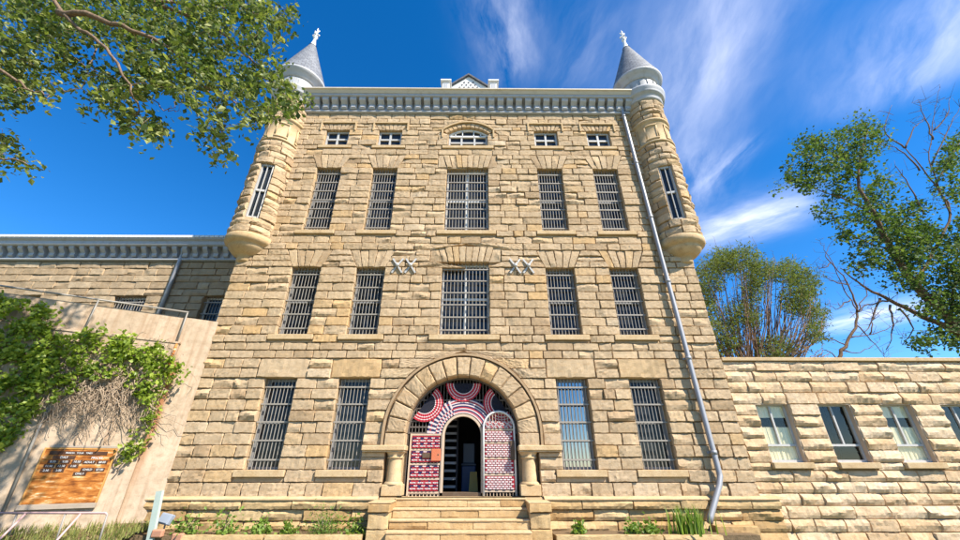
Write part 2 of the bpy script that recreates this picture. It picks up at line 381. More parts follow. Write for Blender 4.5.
def split_width(a, b, lo, hi):
    L = b - a
    if L < lo * 1.5: return [a, b]
    out = [a]; x = a
    while b - x > hi * 1.1:
        x += rng.uniform(lo, hi)
        if b - x < lo * .7: x = b - lo
        out.append(x)
    if b - out[-1] > hi: out.append(out[-1] + (b - out[-1]) * rng.uniform(.4, .6))
    out.append(b); return out
def course(B, z0, z1, x0, x1, holes, lo=.42, hi=.88, **kw):
    """one course of stones from x0 to x1; holes give (left, right) at z0 and at z1"""
    hs = []
    for hfun in holes:
        a, b = hfun(z0 + .004), hfun(z1 - .004)
        if a is None and b is None: continue
        if a is None: mid = (b[0] + b[1]) / 2; a = (mid, mid)
        if b is None: mid = (a[0] + a[1]) / 2; b = (mid, mid)
        hs.append((a, b))
    hs.sort(key=lambda h: h[0][0] + h[1][0])
    L = (x0, x0)
    for a, b in hs + [((x1, x1), (x1, x1))]:
        Rr = (a[0], b[0]); l, r = max(L), min(Rr)
        if max(Rr[0] - L[0], Rr[1] - L[1]) > .02:
            if r - l < .1:
                stone(B, [(L[0], z0), (max(Rr[0], L[0]), z0), (max(Rr[1], L[1]), z1), (L[1], z1)], **kw)
            else:
                xs = split_width(l, r, lo, hi)
                for i in range(len(xs) - 1):
                    bl, tl = (L if i == 0 else (xs[i], xs[i])); br, tr_ = (Rr if i == len(xs) - 2 else (xs[i + 1], xs[i + 1]))
                    stone(B, [(bl, z0), (br, z0), (tr_, z1), (tl, z1)], **kw)
        L = (max(L[0], a[1]), max(L[1], b[1]))
def rect_hole(x0, x1, z0, z1):
    return lambda z: (x0, x1) if z0 <= z <= z1 else None
def flare_hole(cx, wb, wt, z0, z1):
    return lambda z: (cx - (wb + (wt - wb) * (z - z0) / (z1 - z0)), cx + (wb + (wt - wb) * (z - z0) / (z1 - z0))) if z0 <= z <= z1 else None
def circ_hole(cx, cz, r, zmin):
    def f(z):
        if z < zmin or z > cz + r: return None
        w = r if z < cz else math.sqrt(max(0, r * r - (z - cz) ** 2)); return (cx - w, cx + w)
    return f
def backing(mb, x0, x1, z0, z1, holes, y=.05, mi=0):
    """mortar plane behind the stones with rectangular holes"""
    xs = sorted({x0, x1, *[v for h in holes for v in h[:2] if x0 < v < x1]}); zs = sorted({z0, z1, *[v for h in holes for v in h[2:] if z0 < v < z1]})
    for i in range(len(xs) - 1):
        for k in range(len(zs) - 1):
            cx, cz = (xs[i] + xs[i + 1]) / 2, (zs[k] + zs[k + 1]) / 2
            if any(h[0] < cx < h[1] and h[2] < cz < h[3] for h in holes): continue
            mb.add([(xs[i], y, zs[k]), (xs[i + 1], y, zs[k]), (xs[i + 1], y, zs[k + 1]), (xs[i], y, zs[k + 1])], [(0, 1, 2, 3)], mi)

# ================================================================== PRISON BUILDING
prison = thing('prison_building', 'tall rock-faced sandstone prison front with barred windows and two corner turrets', 'building')
HALF = 8.45
WX = [-5.80, -3.46, 3.46, 5.80]
holes, rects = [], []                     # course holes and clear openings
def opening(x0, x1, z0, z1): holes.append(rect_hole(x0, x1, z0, z1)); rects.append((x0, x1, z0, z1))
for x in WX:
    opening(x - .5, x + .5, 1.57, 4.17); holes.append(rect_hole(x - .74, x + .74, 1.25, 1.57)); holes.append(rect_hole(x - .80, x + .80, 4.17, 4.80))
    opening(x - .52, x + .52, 5.60, 8.16); holes.append(rect_hole(x - .76, x + .76, 5.33, 5.60)); holes.append(flare_hole(x, .52, .84, 8.16, 8.88))
    opening(x - .51, x + .51, 9.74, 12.86); holes.append(rect_hole(x - .76, x + .76, 9.48, 9.74)); holes.append(flare_hole(x, .51, .84, 12.86, 13.60))
    opening(x - .51, x + .51, 14.14, 15.06); holes.append(rect_hole(x - .74, x + .74, 13.90, 14.14)); holes.append(flare_hole(x, .51, .70, 15.06, 15.42))
opening(-.86, .86, 5.60, 8.38); holes.append(rect_hole(-1.2, 1.2, 5.33, 5.60)); holes.append(rect_hole(-1.32, 1.32, 8.38, 9.05))
opening(-.86, .86, 9.74, 12.90); holes.append(rect_hole(-1.15, 1.15, 9.48, 9.74)); holes.append(rect_hole(-1.25, 1.25, 12.90, 13.60))
opening(-.86, .86, 14.14, 15.28); holes.append(rect_hole(-1.15, 1.15, 13.90, 14.14)); holes.append(circ_hole(0, 13.98, 1.60, 14.755)); 
AZ, RI, RO = 2.55, 1.70, 2.31             # entrance arch: spring height, intrados, extrados
HOOD = 2.43
opening(-2.27, 2.27, .88, 2.03); holes.append(rect_hole(-2.95, 2.95, 1.897, 2.219)); holes.append(circ_hole(0, AZ, HOOD, 2.22))
rects.append((-HOOD, HOOD, 2.19, AZ + HOOD)); rects.append((-2.27, 2.27, 2.0, 2.2))
levels = [.88, 1.25, 1.57] + [1.57 + .325 * i for i in range(1, 9)] + [4.485, 4.80, 5.07, 5.33, 5.60] + [5.6 + .32 * i for i in range(1, 9)] + \
         [8.40, 8.64, 8.88, 9.18, 9.48, 9.74] + [9.74 + .312 * i for i in range(1, 11)] + [13.107, 13.353, 13.60, 13.90, 14.14] + [14.45, 14.755, 15.06, 15.24, 15.42, 15.74, 16.06]
B = QB()
for z0, z1 in zip(levels[:-1], levels[1:]):
    rough = .085 if rnd.random() < .35 else .058
    course(B, z0, z1, -HALF, HALF, holes, bulge=rough)
# courses under the water table stand forward
for x0, x1 in ((-8.64, -2.36), (2.36, 8.86)):
    B2 = QB()
    for z0, z1 in ((-.3, .06), (.06, .33), (.33, .60)): course(B2, z0, z1, x0, x1, [], .6, 1.35, bulge=.08, base=.12, ridge=.85)
    course(B2, .60, .83, x0, x1, [], .7, 1.6, bulge=.055, base=.2, ridge=.9)
    B2.build('plinth', M['stone_base'], prison)
    wt = MB(); wt.prism_x([(0, .83), (-.25, .83), (-.25, .855), (-.06, .915), (0, .915)], x0 - .04, x1 + .06); wt.build('water_table', M['dressed'], prison)
back = MB(); backing(back, -HALF, HALF, .88, 16.2, rects)
# spandrels round the arch, behind the voussoirs
for sgn in (-1, 1):
    for k in range(24):
        t0, t1 = PI / 2 * k / 24, PI / 2 * (k + 1) / 24
        p = [(sgn * RI * math.cos(t0), AZ + RI * math.sin(t0)), (sgn * RI * math.cos(t1), AZ + RI * math.sin(t1))]
        o = [(sgn * HOOD, AZ + HOOD * math.tan(t0)) if t0 <= PI / 4 - 1e-6 else (sgn * HOOD / math.tan(t0), AZ + HOOD), (sgn * HOOD, AZ + HOOD * math.tan(t1)) if t1 <= PI / 4 + 1e-6 else (sgn * HOOD / math.tan(t1), AZ + HOOD)]
        back.add([(p[0][0], .05, p[0][1]), (o[0][0], .05, o[0][1]), (o[1][0], .05, o[1][1]), (p[1][0], .05, p[1][1])], [(0, 1, 2, 3)])
    back.add([(sgn * RI, .05, 2.19), (sgn * HOOD, .05, 2.19), (sgn * HOOD, .05, AZ), (sgn * RI, .05, AZ)], [(0, 1, 2, 3)])
# body of the block: side walls, back and deck
D1 = 16.0
for x in (-HALF + .004, HALF - .004): back.add([(x, .03, 0), (x, D1, 0), (x, D1, 16.2), (x, .03, 16.2)], [(0, 1, 2, 3)], 1)
back.add([(-HALF, D1, 0), (HALF, D1, 0), (HALF, D1, 16.2), (-HALF, D1, 16.2)], [(0, 1, 2, 3)], 1)
for x in WX:
    for a, b, hw in ((1.25, 1.385, .74), (5.33, 5.42, .76), (9.48, 9.57, .76), (13.90, 13.98, .74)): stone(B, [(x - hw, a), (x + hw, a), (x + hw, b), (x - hw, b)], bulge=.012, step=.2)
for hw, a, b in ((1.2, 5.33, 5.42), (1.15, 9.48, 9.57), (1.15, 13.90, 13.98)): stone(B, [(-hw, a), (hw, a), (hw, b), (-hw, b)], bulge=.012, step=.2)
for a_, b_ in ((-2.95, -2.27), (2.27, 2.95)): stone(B, [(a_, 1.895), (b_, 1.895), (b_, 2.03), (a_, 2.03)], bulge=.03)
wall = B.build('wall', M['stone'], prison)
back.build('wall_core', [M['mortar'], M['stone']], prison)

# reveals close the gap between the stones and the window frames
def sill(name, cx, half, z0, z1, proj=.11, parent=prison):
    s = MB(); s.bev(cx - half, cx + half, -proj, .3, z0, z1, .012); return s.build(name, M['dressed'], parent)
for x in WX:
    sill('sill', x, .73, 1.385, 1.565); sill('sill', x, .75, 5.42, 5.597); sill('sill', x, .75, 9.57, 9.737); sill('sill', x, .72, 13.98, 14.137, .075)
for half, z0, z1 in ((1.18, 5.42, 5.597), (1.14, 9.57, 9.737), (1.12, 13.98, 14.137)): sill('sill', 0, half, z0, z1, .075 if z0 > 13 else .11)
# lintels and flat arches
for x in WX:
    l = QB(); stone(l, [(x - .80, 4.17), (x + .80, 4.17), (x + .80, 4.80), (x - .80, 4.80)], bulge=.09, step=.11, edge=.03, tint=rng.uniform(.5, .9)); l.build('lintel', M['stone'], prison)
def fan(cx, wb, wt_, z0, z1, n, bulge=.05, name='flat_arch'):
    l = QB()
    for i in range(n):
        a, b = -1 + 2 * i / n, -1 + 2 * (i + 1) / n
        stone(l, [(cx + a * wb, z0), (cx + b * wb, z0), (cx + b * wt_, z1), (cx + a * wt_, z1)], bulge=bulge, base=.012, step=.08)
    return l
for x in WX:
    fan(x, .52, .84, 8.16, 8.88, 5).build('flat_arch', M['stone'], prison); fan(x, .51, .84, 12.86, 13.60, 5).build('flat_arch', M['stone'], prison); fan(x, .51, .70, 15.06, 15.42, 7, .03).build('flat_arch', M['stone'], prison)
for z0, z1, n, side in ((8.38, 9.05, 8, 1.32), (12.90, 13.60, 8, 1.25)):
    l = fan(0, .86, 1.06, z0, z1, n)
    for s_ in (-1, 1):
        q = [(s_ * .86, z0), (s_ * side, z0), (s_ * side, z1), (s_ * 1.06, z1)]
        stone(l, q if s_ > 0 else [q[1], q[0], q[3], q[2]], bulge=.045)
    l.build('flat_arch', M['stone'], prison)
# segmental arch over the top middle window
l = QB(); SC, SR = 13.98, 1.30
for i in range(11):
    a = R(44 + 92 * i / 11); b = R(44 + 92 * (i + 1) / 11)
    stone(l, [(SR * math.cos(b), SC + SR * math.sin(b)), (SR * math.cos(a), SC + SR * math.sin(a)), (1.53 * math.cos(a), SC + 1.53 * math.sin(a)), (1.53 * math.cos(b), SC + 1.53 * math.sin(b))], bulge=.03, step=.08)
for s_ in (-1, 1):
    q = [(s_ * .86, 14.755), (s_ * 1.41, 14.755), (s_ * 1.26, 14.97), (s_ * .93, 14.88)]; stone(l, q if s_ > 0 else [q[1], q[0], q[3], q[2]], bulge=.03)
l.build('segmental_arch', M['stone'], prison)
h = MB(); h.arc_band(0, SC, 1.535, 1.61, R(44), R(136), -.10, .05, 24)
for s_ in (-1, 1): h.box(*sorted((s_ * 1.10, s_ * 1.17)), -.10, .05, 14.62, 15.09)
h.build('hood_mould', M['dressed'], prison)
for x in WX:
    h = MB(); h.box(x - .80, x + .80, -.10, .05, 15.44, 15.51)
    for s_ in (-1, 1): h.box(*sorted((x + s_ * .73, x + s_ * .80)), -.10, .05, 15.0, 15.439)
    h.build('hood_mould', M['dressed'], prison)

# ------------------------------------------------------------------ windows
def make_window(w, hgt, nv, nh, top_arch=0, mull=True, rails=(.5,), parent=prison, ybars=.10, yfr=.24, mat='frame'):
    """sash with its panes behind and the bar grille in front; origin at the middle of the sill"""
    f = MB(); t = .075; x = w / 2 - .003
    f.box(-x, -x + t, yfr, yfr + .08, 0, hgt); f.box(x - t, x, yfr, yfr + .08, 0, hgt); f.box(-x + t, x - t, yfr, yfr + .08, 0, t)
    if not top_arch: f.box(-x + t, x - t, yfr, yfr + .08, hgt - t, hgt)
    if mull:
        for mxx in (mull if isinstance(mull, (list, tuple)) else [0]): f.box(mxx - .04, mxx + .04, yfr - .02, yfr + .07, t, hgt - t)
    for r_ in rails: f.box(-x + t, x - t, yfr - .012, yfr + .065, hgt * r_ - .04, hgt * r_ + .04)
    o = f.build('window', M[mat], parent)
    p = MB(); p.add([(-x, yfr + .05, 0), (x, yfr + .05, 0), (x, yfr + .05, hgt), (-x, yfr + .05, hgt)], [(0, 1, 2, 3)]); p.build('pane', M['pane'], o)
    if nv:
        g = MB(); rr = .0125
        for i in range(nv):
            xx = -x + 2 * x * (i + .5) / nv; g.tube([(xx, ybars, 0.0), (xx, ybars, hgt)], rr, 6, cap=False)
        for k in range(nh):
            zz = hgt * (k + .5 if nh < 6 else k + .45) / nh; g.box(-x, x, ybars - .028, ybars + .02, zz - .022, zz + .022)
        g.build('bar_grille', M['bars'], o)
    return o
def windows(proto, spots):
    for i, (x, z) in enumerate(spots):
        o = proto if i == 0 else dup(proto, prison)
        o.location = (x, 0, z)
windows(make_window(1.0, 2.6, 9, 5, mull=False, mat='sash_grey'), [(x, 1.57) for x in WX])
for w_ in [o_ for o_ in scene.objects if o_.parent == prison and o_.name.startswith('window') and abs(o_.location.x - 3.46) < .01]:
    for p_ in [o_ for o_ in scene.objects if o_.parent == w_ and o_.name.startswith('pane')]: p_.data = p_.data.copy(); p_.data.materials[0] = M['pane_sky']
windows(make_window(1.04, 2.56, 9, 5, mull=False, mat='sash_grey'), [(x, 5.6) for x in WX])
windows(make_window(1.02, 3.12, 9, 7, mull=False, mat='sash_grey'), [(x, 9.74) for x in WX])
windows(make_window(1.02, .92, 0, 0, yfr=.11, mat='sash_light'), [(x, 14.14) for x in WX])
windows(make_window(1.72, 2.78, 13, 6), [(0, 5.6)])
windows(make_window(1.72, 3.16, 14, 7), [(0, 9.74)])
o = make_window(1.72, .72, 0, 0, top_arch=1, mull=(-.29, .29), rails=(.5,), yfr=.17, mat='sash_light'); windows(o, [(0, 14.14)])
f = MB(); f.arc_band(0, SC - 14.14, 1.21, 1.297, R(46), R(134), .13, .22, 20); f.box(-.8, .8, .13, .22, .68, .76)
for a in (62, 78, 102, 118): f.box(1.2 * math.cos(R(a)) - .022, 1.2 * math.cos(R(a)) + .022, .13, .21, .72, 1.24 * math.sin(R(a)) - .16)
f.build('fanlight', M['white'], o)
p = MB(); p.add([(-.86, .2, .7), (.86, .2, .7), (.86, .2, 1.16), (-.86, .2, 1.16)], [(0, 1, 2, 3)]); p.build('pane', M['pane'], o)

# ------------------------------------------------------------------ entrance
l = QB(); NVO = 15
for i in range(NVO):
    a, b = PI * i / NVO, PI * (i + 1) / NVO
    q = [(RI * math.cos(b), AZ + RI * math.sin(b)), (RI * math.cos(a), AZ + RI * math.sin(a)), (RO * math.cos(a), AZ + RO * math.sin(a)), (RO * math.cos(b), AZ + RO * math.sin(b))]
    stone(l, q, depth=.42, bulge=.07, base=.05, step=.07, edge=.04)
for s_ in (-1, 1):
    q = [(s_ * RI, 2.19), (s_ * RO, 2.19), (s_ * RO, AZ), (s_ * RI, AZ)]; stone(l, q if s_ > 0 else [q[1], q[0], q[3], q[2]], depth=.42, bulge=.06, base=.05)
arch = l.build('entrance_arch', M['stone'], prison)
h = MB(); h.arc_band(0, AZ, RO + .03, HOOD - .02, 0, PI, -.11, .06, 48)
for s_ in (-1, 1): h.box(*sorted((s_ * (RO + .03), s_ * (HOOD - .02))), -.11, .06, 2.19, AZ)
h.build('arch_hood', M['stone'], arch)
for s_ in (-1, 1):
    im = MB(); a, b = sorted((s_ * 1.66, s_ * 2.94)); im.bev(a, b, -.18, .42, 2.07, 2.215, .02); im.bev(a + .03, b - .03, -.14, .42, 2.032, 2.068, .006); im.build('impost', M['dressed'], prison)
    cx = s_ * 1.965; colm = MB(); colm.lathe([(.215, 1.27), (.205, 1.5), (.195, 1.86)], (cx, .12), 28); column = colm.build('column', M['dressed'], prison)
    c = MB(); c.lathe([(.20, 1.86), (.235, 1.875), (.235, 1.90), (.21, 1.91), (.25, 1.99), (.28, 2.03)], (cx, .12), 24); c.build('capital', M['dressed'], column)
    c = MB(); c.bev(cx - .29, cx + .29, -.13, .40, .916, 1.20, .015); c.lathe([(.28, 1.2), (.28, 1.225), (.235, 1.27)], (cx, .12), 24); c.build('column_base', M['dressed'], column)
    n = MB(); a, b = sorted((s_ * 1.69, s_ * 2.28)); n.box(a, b, .40, .46, .88, 2.05); n.build('niche', M['dressed'], prison)
# iron screen that fills the arch
GY = .36
sc = MB(); SBAR = .016
for i in range(-16, 17):
    x = i * .105
    if abs(x) > 1.68: continue
    zt = AZ + math.sqrt(1.69 ** 2 - x * x); zb = .9
    if abs(x) < .57: zb = 2.5 + math.sqrt(max(0, .57 ** 2 - x * x))
    if zt > zb: sc.tube([(x, GY, zb), (x, GY, zt)], SBAR, 5, cap=False)
for z in (2.58, 2.75, 2.92, 3.1, 3.3, 3.55):
    for s_ in (-1, 1):
        xo = math.sqrt(max(0, 1.69 ** 2 - max(0, z - AZ) ** 2)); xi = math.sqrt(max(0, .57 ** 2 - (z - 2.5) ** 2)) if z < 3.07 else 0
        sc.box(*sorted((s_ * xi, s_ * xo)), GY - .02, GY + .02, z - .02, z + .02)
sc.arc_band(0, AZ, 1.655, 1.70, 0, PI, GY - .05, GY + .05, 40)
screen = sc.build('gate_screen', M['iron'], prison)
dfm = MB(); dfm.arc_band(0, 2.5, .56, .63, 0, PI, GY - .08, GY + .08, 30)
for s_ in (-1, 1): dfm.box(*sorted((s_ * .56, s_ * .63)), GY - .08, GY + .08, .9, 2.5)
dfm.build('door_frame', M['sash_tan'], prison)
# woven ribbon arch round the doorway
wv = MB()
ROWS = [2, 3, 1, 2, 0, 1, 2, 1, 2, 0, 2, 1]
for k, mi in enumerate(ROWS):
    r0 = .66 + k * .038; n = 48
    for i in range(n):
        a0, a1 = PI * i / n, PI * (i + 1) / n
        if a0 < R(20) and k > 2: continue
        dash = a0 > R(112) and (i + k) % 2
        wv.arc_band(0, 2.5, r0, r0 + .033, a0, a1 - (.008 if dash else 0), GY - .045, GY - .03, 1, (2 if mi != 2 else 1) if dash else mi)
wv.build('ribbon_arch', [M['red'], M['navy'], M['wcloth'], M['redpink']], screen)

def woven(mb, x0, x1, z0, z1, y, rows, cols, pick, gap=.006):
    dz = (z1 - z0) / rows; dx = (x1 - x0) / cols
    for r_ in range(rows):
        for c_ in range(cols):
            off = .5 * dx if r_ % 2 else 0; a = x0 + c_ * dx + off; b = a + dx - gap; a, b = max(a, x0), min(b, x1)
            if b - a < .01: continue
            d = .012 + .014 * ((r_ + c_) % 2); mb.box(a, b, y - d, y, z0 + r_ * dz + gap * .5, z0 + (r_ + 1) * dz - gap * .5, pick(r_, c_))
# closed leaf with striped ribbon weave
L0, L1 = -1.58, -.64
g = MB()
for i in range(10):
    x = L0 + (L1 - L0) * i / 9; g.tube([(x, GY - .02, .93), (x, GY - .02, 2.53)], .014, 5, cap=False)
for z in (.98, 1.33, 1.72, 2.11, 2.53): g.box(L0, L1, GY - .05, GY + .01, z - .025, z + .025)
for x in (L0, L1): g.box(x - .025, x + .025, GY - .055, GY + .015, .9, 2.56)
for i in range(9): x = L0 + .05 + (L1 - L0 - .1) * i / 8; g.tube([(x, GY - .02, .95), (x, GY - .05, .90), (x, GY - .09, .885)], .013, 5)
leaf = g.build('gate_leaf', M['sash_tan'], prison)
leaf['label'] = 'closed striped leaf with orange lock box'
def stripes(r_, c_): 
    k = r_ % 4
    return 0 if k == 0 else (3 if (c_ + r_) % 4 == 0 else 2) if k == 1 else (1 if c_ % 5 == 0 else 0) if k == 2 else (1 if (c_ // 2 + r_) % 2 else 2)
for z0, z1, rows in ((1.02, 1.29, 7), (1.37, 1.68, 8), (1.77, 2.07, 8), (2.15, 2.49, 9)):
    wv = MB(); woven(wv, L0 + .04, L1 - .06, z0, z1, GY - .05, rows, 15, stripes); wv.box(L0 + .04, L1 - .06, GY - .048, GY - .04, z0, z1, 0)
    wv.build('ribbon_weave', [M['red'], M['navy'], M['wcloth'], M['redpink']], leaf)
k_ = MB(); k_.bev(-.93, -.655, GY - .15, GY - .03, 1.80, 2.13, .012); k_.tube([(-.72, GY - .155, 1.97), (-.72, GY - .14, 1.97)], .022, 10, mi=1); k_.bev(-1.2, -.935, GY - .11, GY - .06, 1.88, 2.02, .006, 1)
k_.build('lock_box', [M['lock'], M['darkwood']], leaf)
# arched leaf with white and red weave, swung in front of the screen
Q0, Q1, QZ = .64, 1.58, 2.72; QC, QR = (Q0 + Q1) / 2, (Q1 - Q0) / 2; QY = .20
g = MB(); pts = [(Q1, QY, .9), (Q1, QY, QZ)] + [(QC + QR * math.cos(PI * i / 18), QY, QZ + QR * math.sin(PI * i / 18)) for i in range(1, 18)] + [(Q0, QY, QZ), (Q0, QY, .9)]
g.tube(pts, .034, 8)
for i in range(1, 10):
    x = Q0 + (Q1 - Q0) * i / 10; g.tube([(x, QY + .01, .9), (x, QY + .01, QZ + math.sqrt(max(0, QR ** 2 - (x - QC) ** 2)))], .013, 5, mi=1, cap=False)
for z in (1.02, 1.44, 1.87, 2.29, 2.66): g.box(Q0, Q1, QY - .02, QY + .03, z - .022, z + .022, 1)
leaf2 = g.build('gate_leaf', [M['frame'], M['sash_tan']], prison); leaf2['label'] = 'arched leaf woven with white and red strips'
for bi, (z0, z1, rows) in enumerate(((1.06, 1.40, 6), (1.48, 1.83, 6), (1.91, 2.25, 6), (2.33, 2.62, 5))):
    wv = MB(); woven(wv, Q0 + .05, Q1 - .05, z0, z1, QY - .025, rows, 8, lambda r_, c_: 0 if (c_ == 7 and r_ % 2) else 1, gap=.022)
    wv.box(Q0 + .05, Q1 - .05, QY - .022, QY - .012, z0, z1, 0); wv.build('ribbon_weave', [M['red'], M['wcloth'], M['redpink']], leaf2)
wv = MB(); woven(wv, Q0 + .06, Q1 - .06, 2.70, 2.90, QY - .025, 5, 14, lambda r_, c_: 1 if (r_ + c_) % 3 else 2, gap=.012)
wv.build('ribbon_weave', [M['red'], M['wcloth'], M['redpink']], leaf2)
lk = MB(); lk.bev(1.44, 1.57, QY - .09, QY - .03, 1.83, 2.35, .01); lk.build('lock_plate', M['darkwood'], leaf2)
# hall behind the doorway, its darkness put into near-black surfaces
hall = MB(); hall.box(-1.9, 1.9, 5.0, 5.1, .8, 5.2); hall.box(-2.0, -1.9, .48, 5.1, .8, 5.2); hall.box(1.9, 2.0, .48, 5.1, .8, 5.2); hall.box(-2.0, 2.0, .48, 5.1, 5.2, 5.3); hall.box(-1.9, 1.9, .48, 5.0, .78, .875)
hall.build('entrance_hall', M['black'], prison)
st = MB(); st.box(-2.25, 2.25, -.24, .5, .70, .885); st.bev(-.64, .64, .28, .62, .885, .985, .01, 1); st.build('threshold', [M['dressed'], M['darkwood']], prison)
st = MB()
for k in range(11): st.box(-.60, -.22, 1.15 + .02 * k, 1.21 + .02 * k, 1.06 + .22 * k, 1.13 + .22 * k)
st.box(-.22, -.17, 1.12, 1.5, .885, 3.5, 1); st.build('inner_grille', [M['sash_grey'], M['black']], prison)

# ------------------------------------------------------------------ cornice
CX = 7.72
c = MB()
c.prism_x([(.04, 16.06), (-.10, 16.06), (-.16, 16.10), (-.16, 16.17), (-.09, 16.20), (-.09, 16.72), (.04, 16.72)], -CX, CX)
c.prism_x([(.04, 16.721), (-.46, 16.721), (-.50, 16.76), (-.50, 16.86), (.04, 16.86)], -CX, CX)
cornice = c.build('cornice', M['cornice'], prison)
c = MB(); c.prism_x([(.04, 16.861), (-.52, 16.861), (-.56, 16.92), (-.60, 16.98), (-.66, 17.01), (-.66, 17.07), (.04, 17.09)], -CX, CX); c.build('crown_moulding', M['cornice_top'], cornice)
nb = 36
for i in range(nb):
    x = -7.36 + 14.72 * i / (nb - 1)
    if i == 0:
        b = MB(); b.prism_x([(-.09, 16.21), (-.20, 16.21), (-.24, 16.27), (-.24, 16.42), (-.40, 16.56), (-.43, 16.62), (-.43, 16.718), (-.09, 16.718)], -.14, .14); b.box(-.09, .09, -.262, -.241, 16.27, 16.41)
        br0 = b.build('bracket', M['cornice'], cornice); br = br0
    else: br = br0.copy(); C.objects.link(br); br.parent = cornice
    br.location = (x, 0, 0)
deck = MB(); deck.add([(-8.4, .04, 17.12), (8.4, .04, 17.12), (8.4, D1, 17.12), (-8.4, D1, 17.12), (-4, 8, 17.7), (4, 8, 17.7)], [(0, 1, 5, 4), (1, 2, 5), (2, 3, 4, 5), (3, 0, 4)]); deck.box(-8.44, 8.44, .05, D1 - .01, 16.2, 17.11)
deck.build('roof', M['slate'], prison)
for x in (-1.14, 1.19):
    PZ = .42
    p = MB(); p.bev(x - .17, x + .17, .1, .44, 17.13, 18.02 + PZ, .01); p.bev(x - .21, x + .21, .06, .48, 18.021 + PZ, 18.07 + PZ, .008); p.bev(x - .26, x + .26, .01, .53, 18.071 + PZ, 18.17 + PZ, .012)
    p.add([(x - .2, .07, 18.171 + PZ), (x + .2, .07, 18.171 + PZ), (x + .2, .47, 18.171 + PZ), (x - .2, .47, 18.171 + PZ), (x, .27, 18.32 + PZ)], [(0, 1, 4), (1, 2, 4), (2, 3, 4), (3, 0, 4)])
    p.box(x - .10, x + .10, .085, .099, 17.8, 18.36, 1); p.build('parapet_post', [M['white'], M['cornice']], prison)
ga = MB(); gx = -.06
ga.prism_y([(gx - 2.0, 17.3), (gx + 2.0, 17.3), (gx + 2.0, 18.05), (gx, 19.83), (gx - 2.0, 18.05)], 1.0, 1.12)
gable = ga.build('roof_gable', M['white'], prison, loc=(0, 0, .28))
g2 = MB()
for s_ in (-1, 1): g2.add([(gx, .88, 19.94), (gx + s_ * 2.2, .88, 17.98), (gx + s_ * 2.2, .88, 17.86), (gx, .88, 19.82), (gx, 5, 19.94), (gx + s_ * 2.2, 5, 17.98), (gx + s_ * 2.2, 5, 17.86), (gx, 5, 19.82)], [(0, 1, 2, 3), (0, 4, 5, 1), (3, 2, 6, 7), (1, 5, 6, 2)])
g2.build('gable_roof', M['slate'], gable)
g3 = MB()
for r_ in range(8):
    z = 18.2 + r_ * .19
    for k in range(-9, 10):
        x = gx + (k + (.5 if r_ % 2 else 0)) * .23
        if abs(x - gx) < (19.62 - z) * 1.12 - .05: g3.add([(x, .985, z - .075), (x + .06, .985, z), (x, .985, z + .075), (x - .06, .985, z), (x, 1.0, z - .075), (x + .06, 1.0, z), (x, 1.0, z + .075), (x - .06, 1.0, z)], [(0, 1, 2, 3), (0, 4, 5, 1), (1, 5, 6, 2), (2, 6, 7, 3), (3, 7, 4, 0)])
g3.build('gable_lattice', M['slate'], gable)

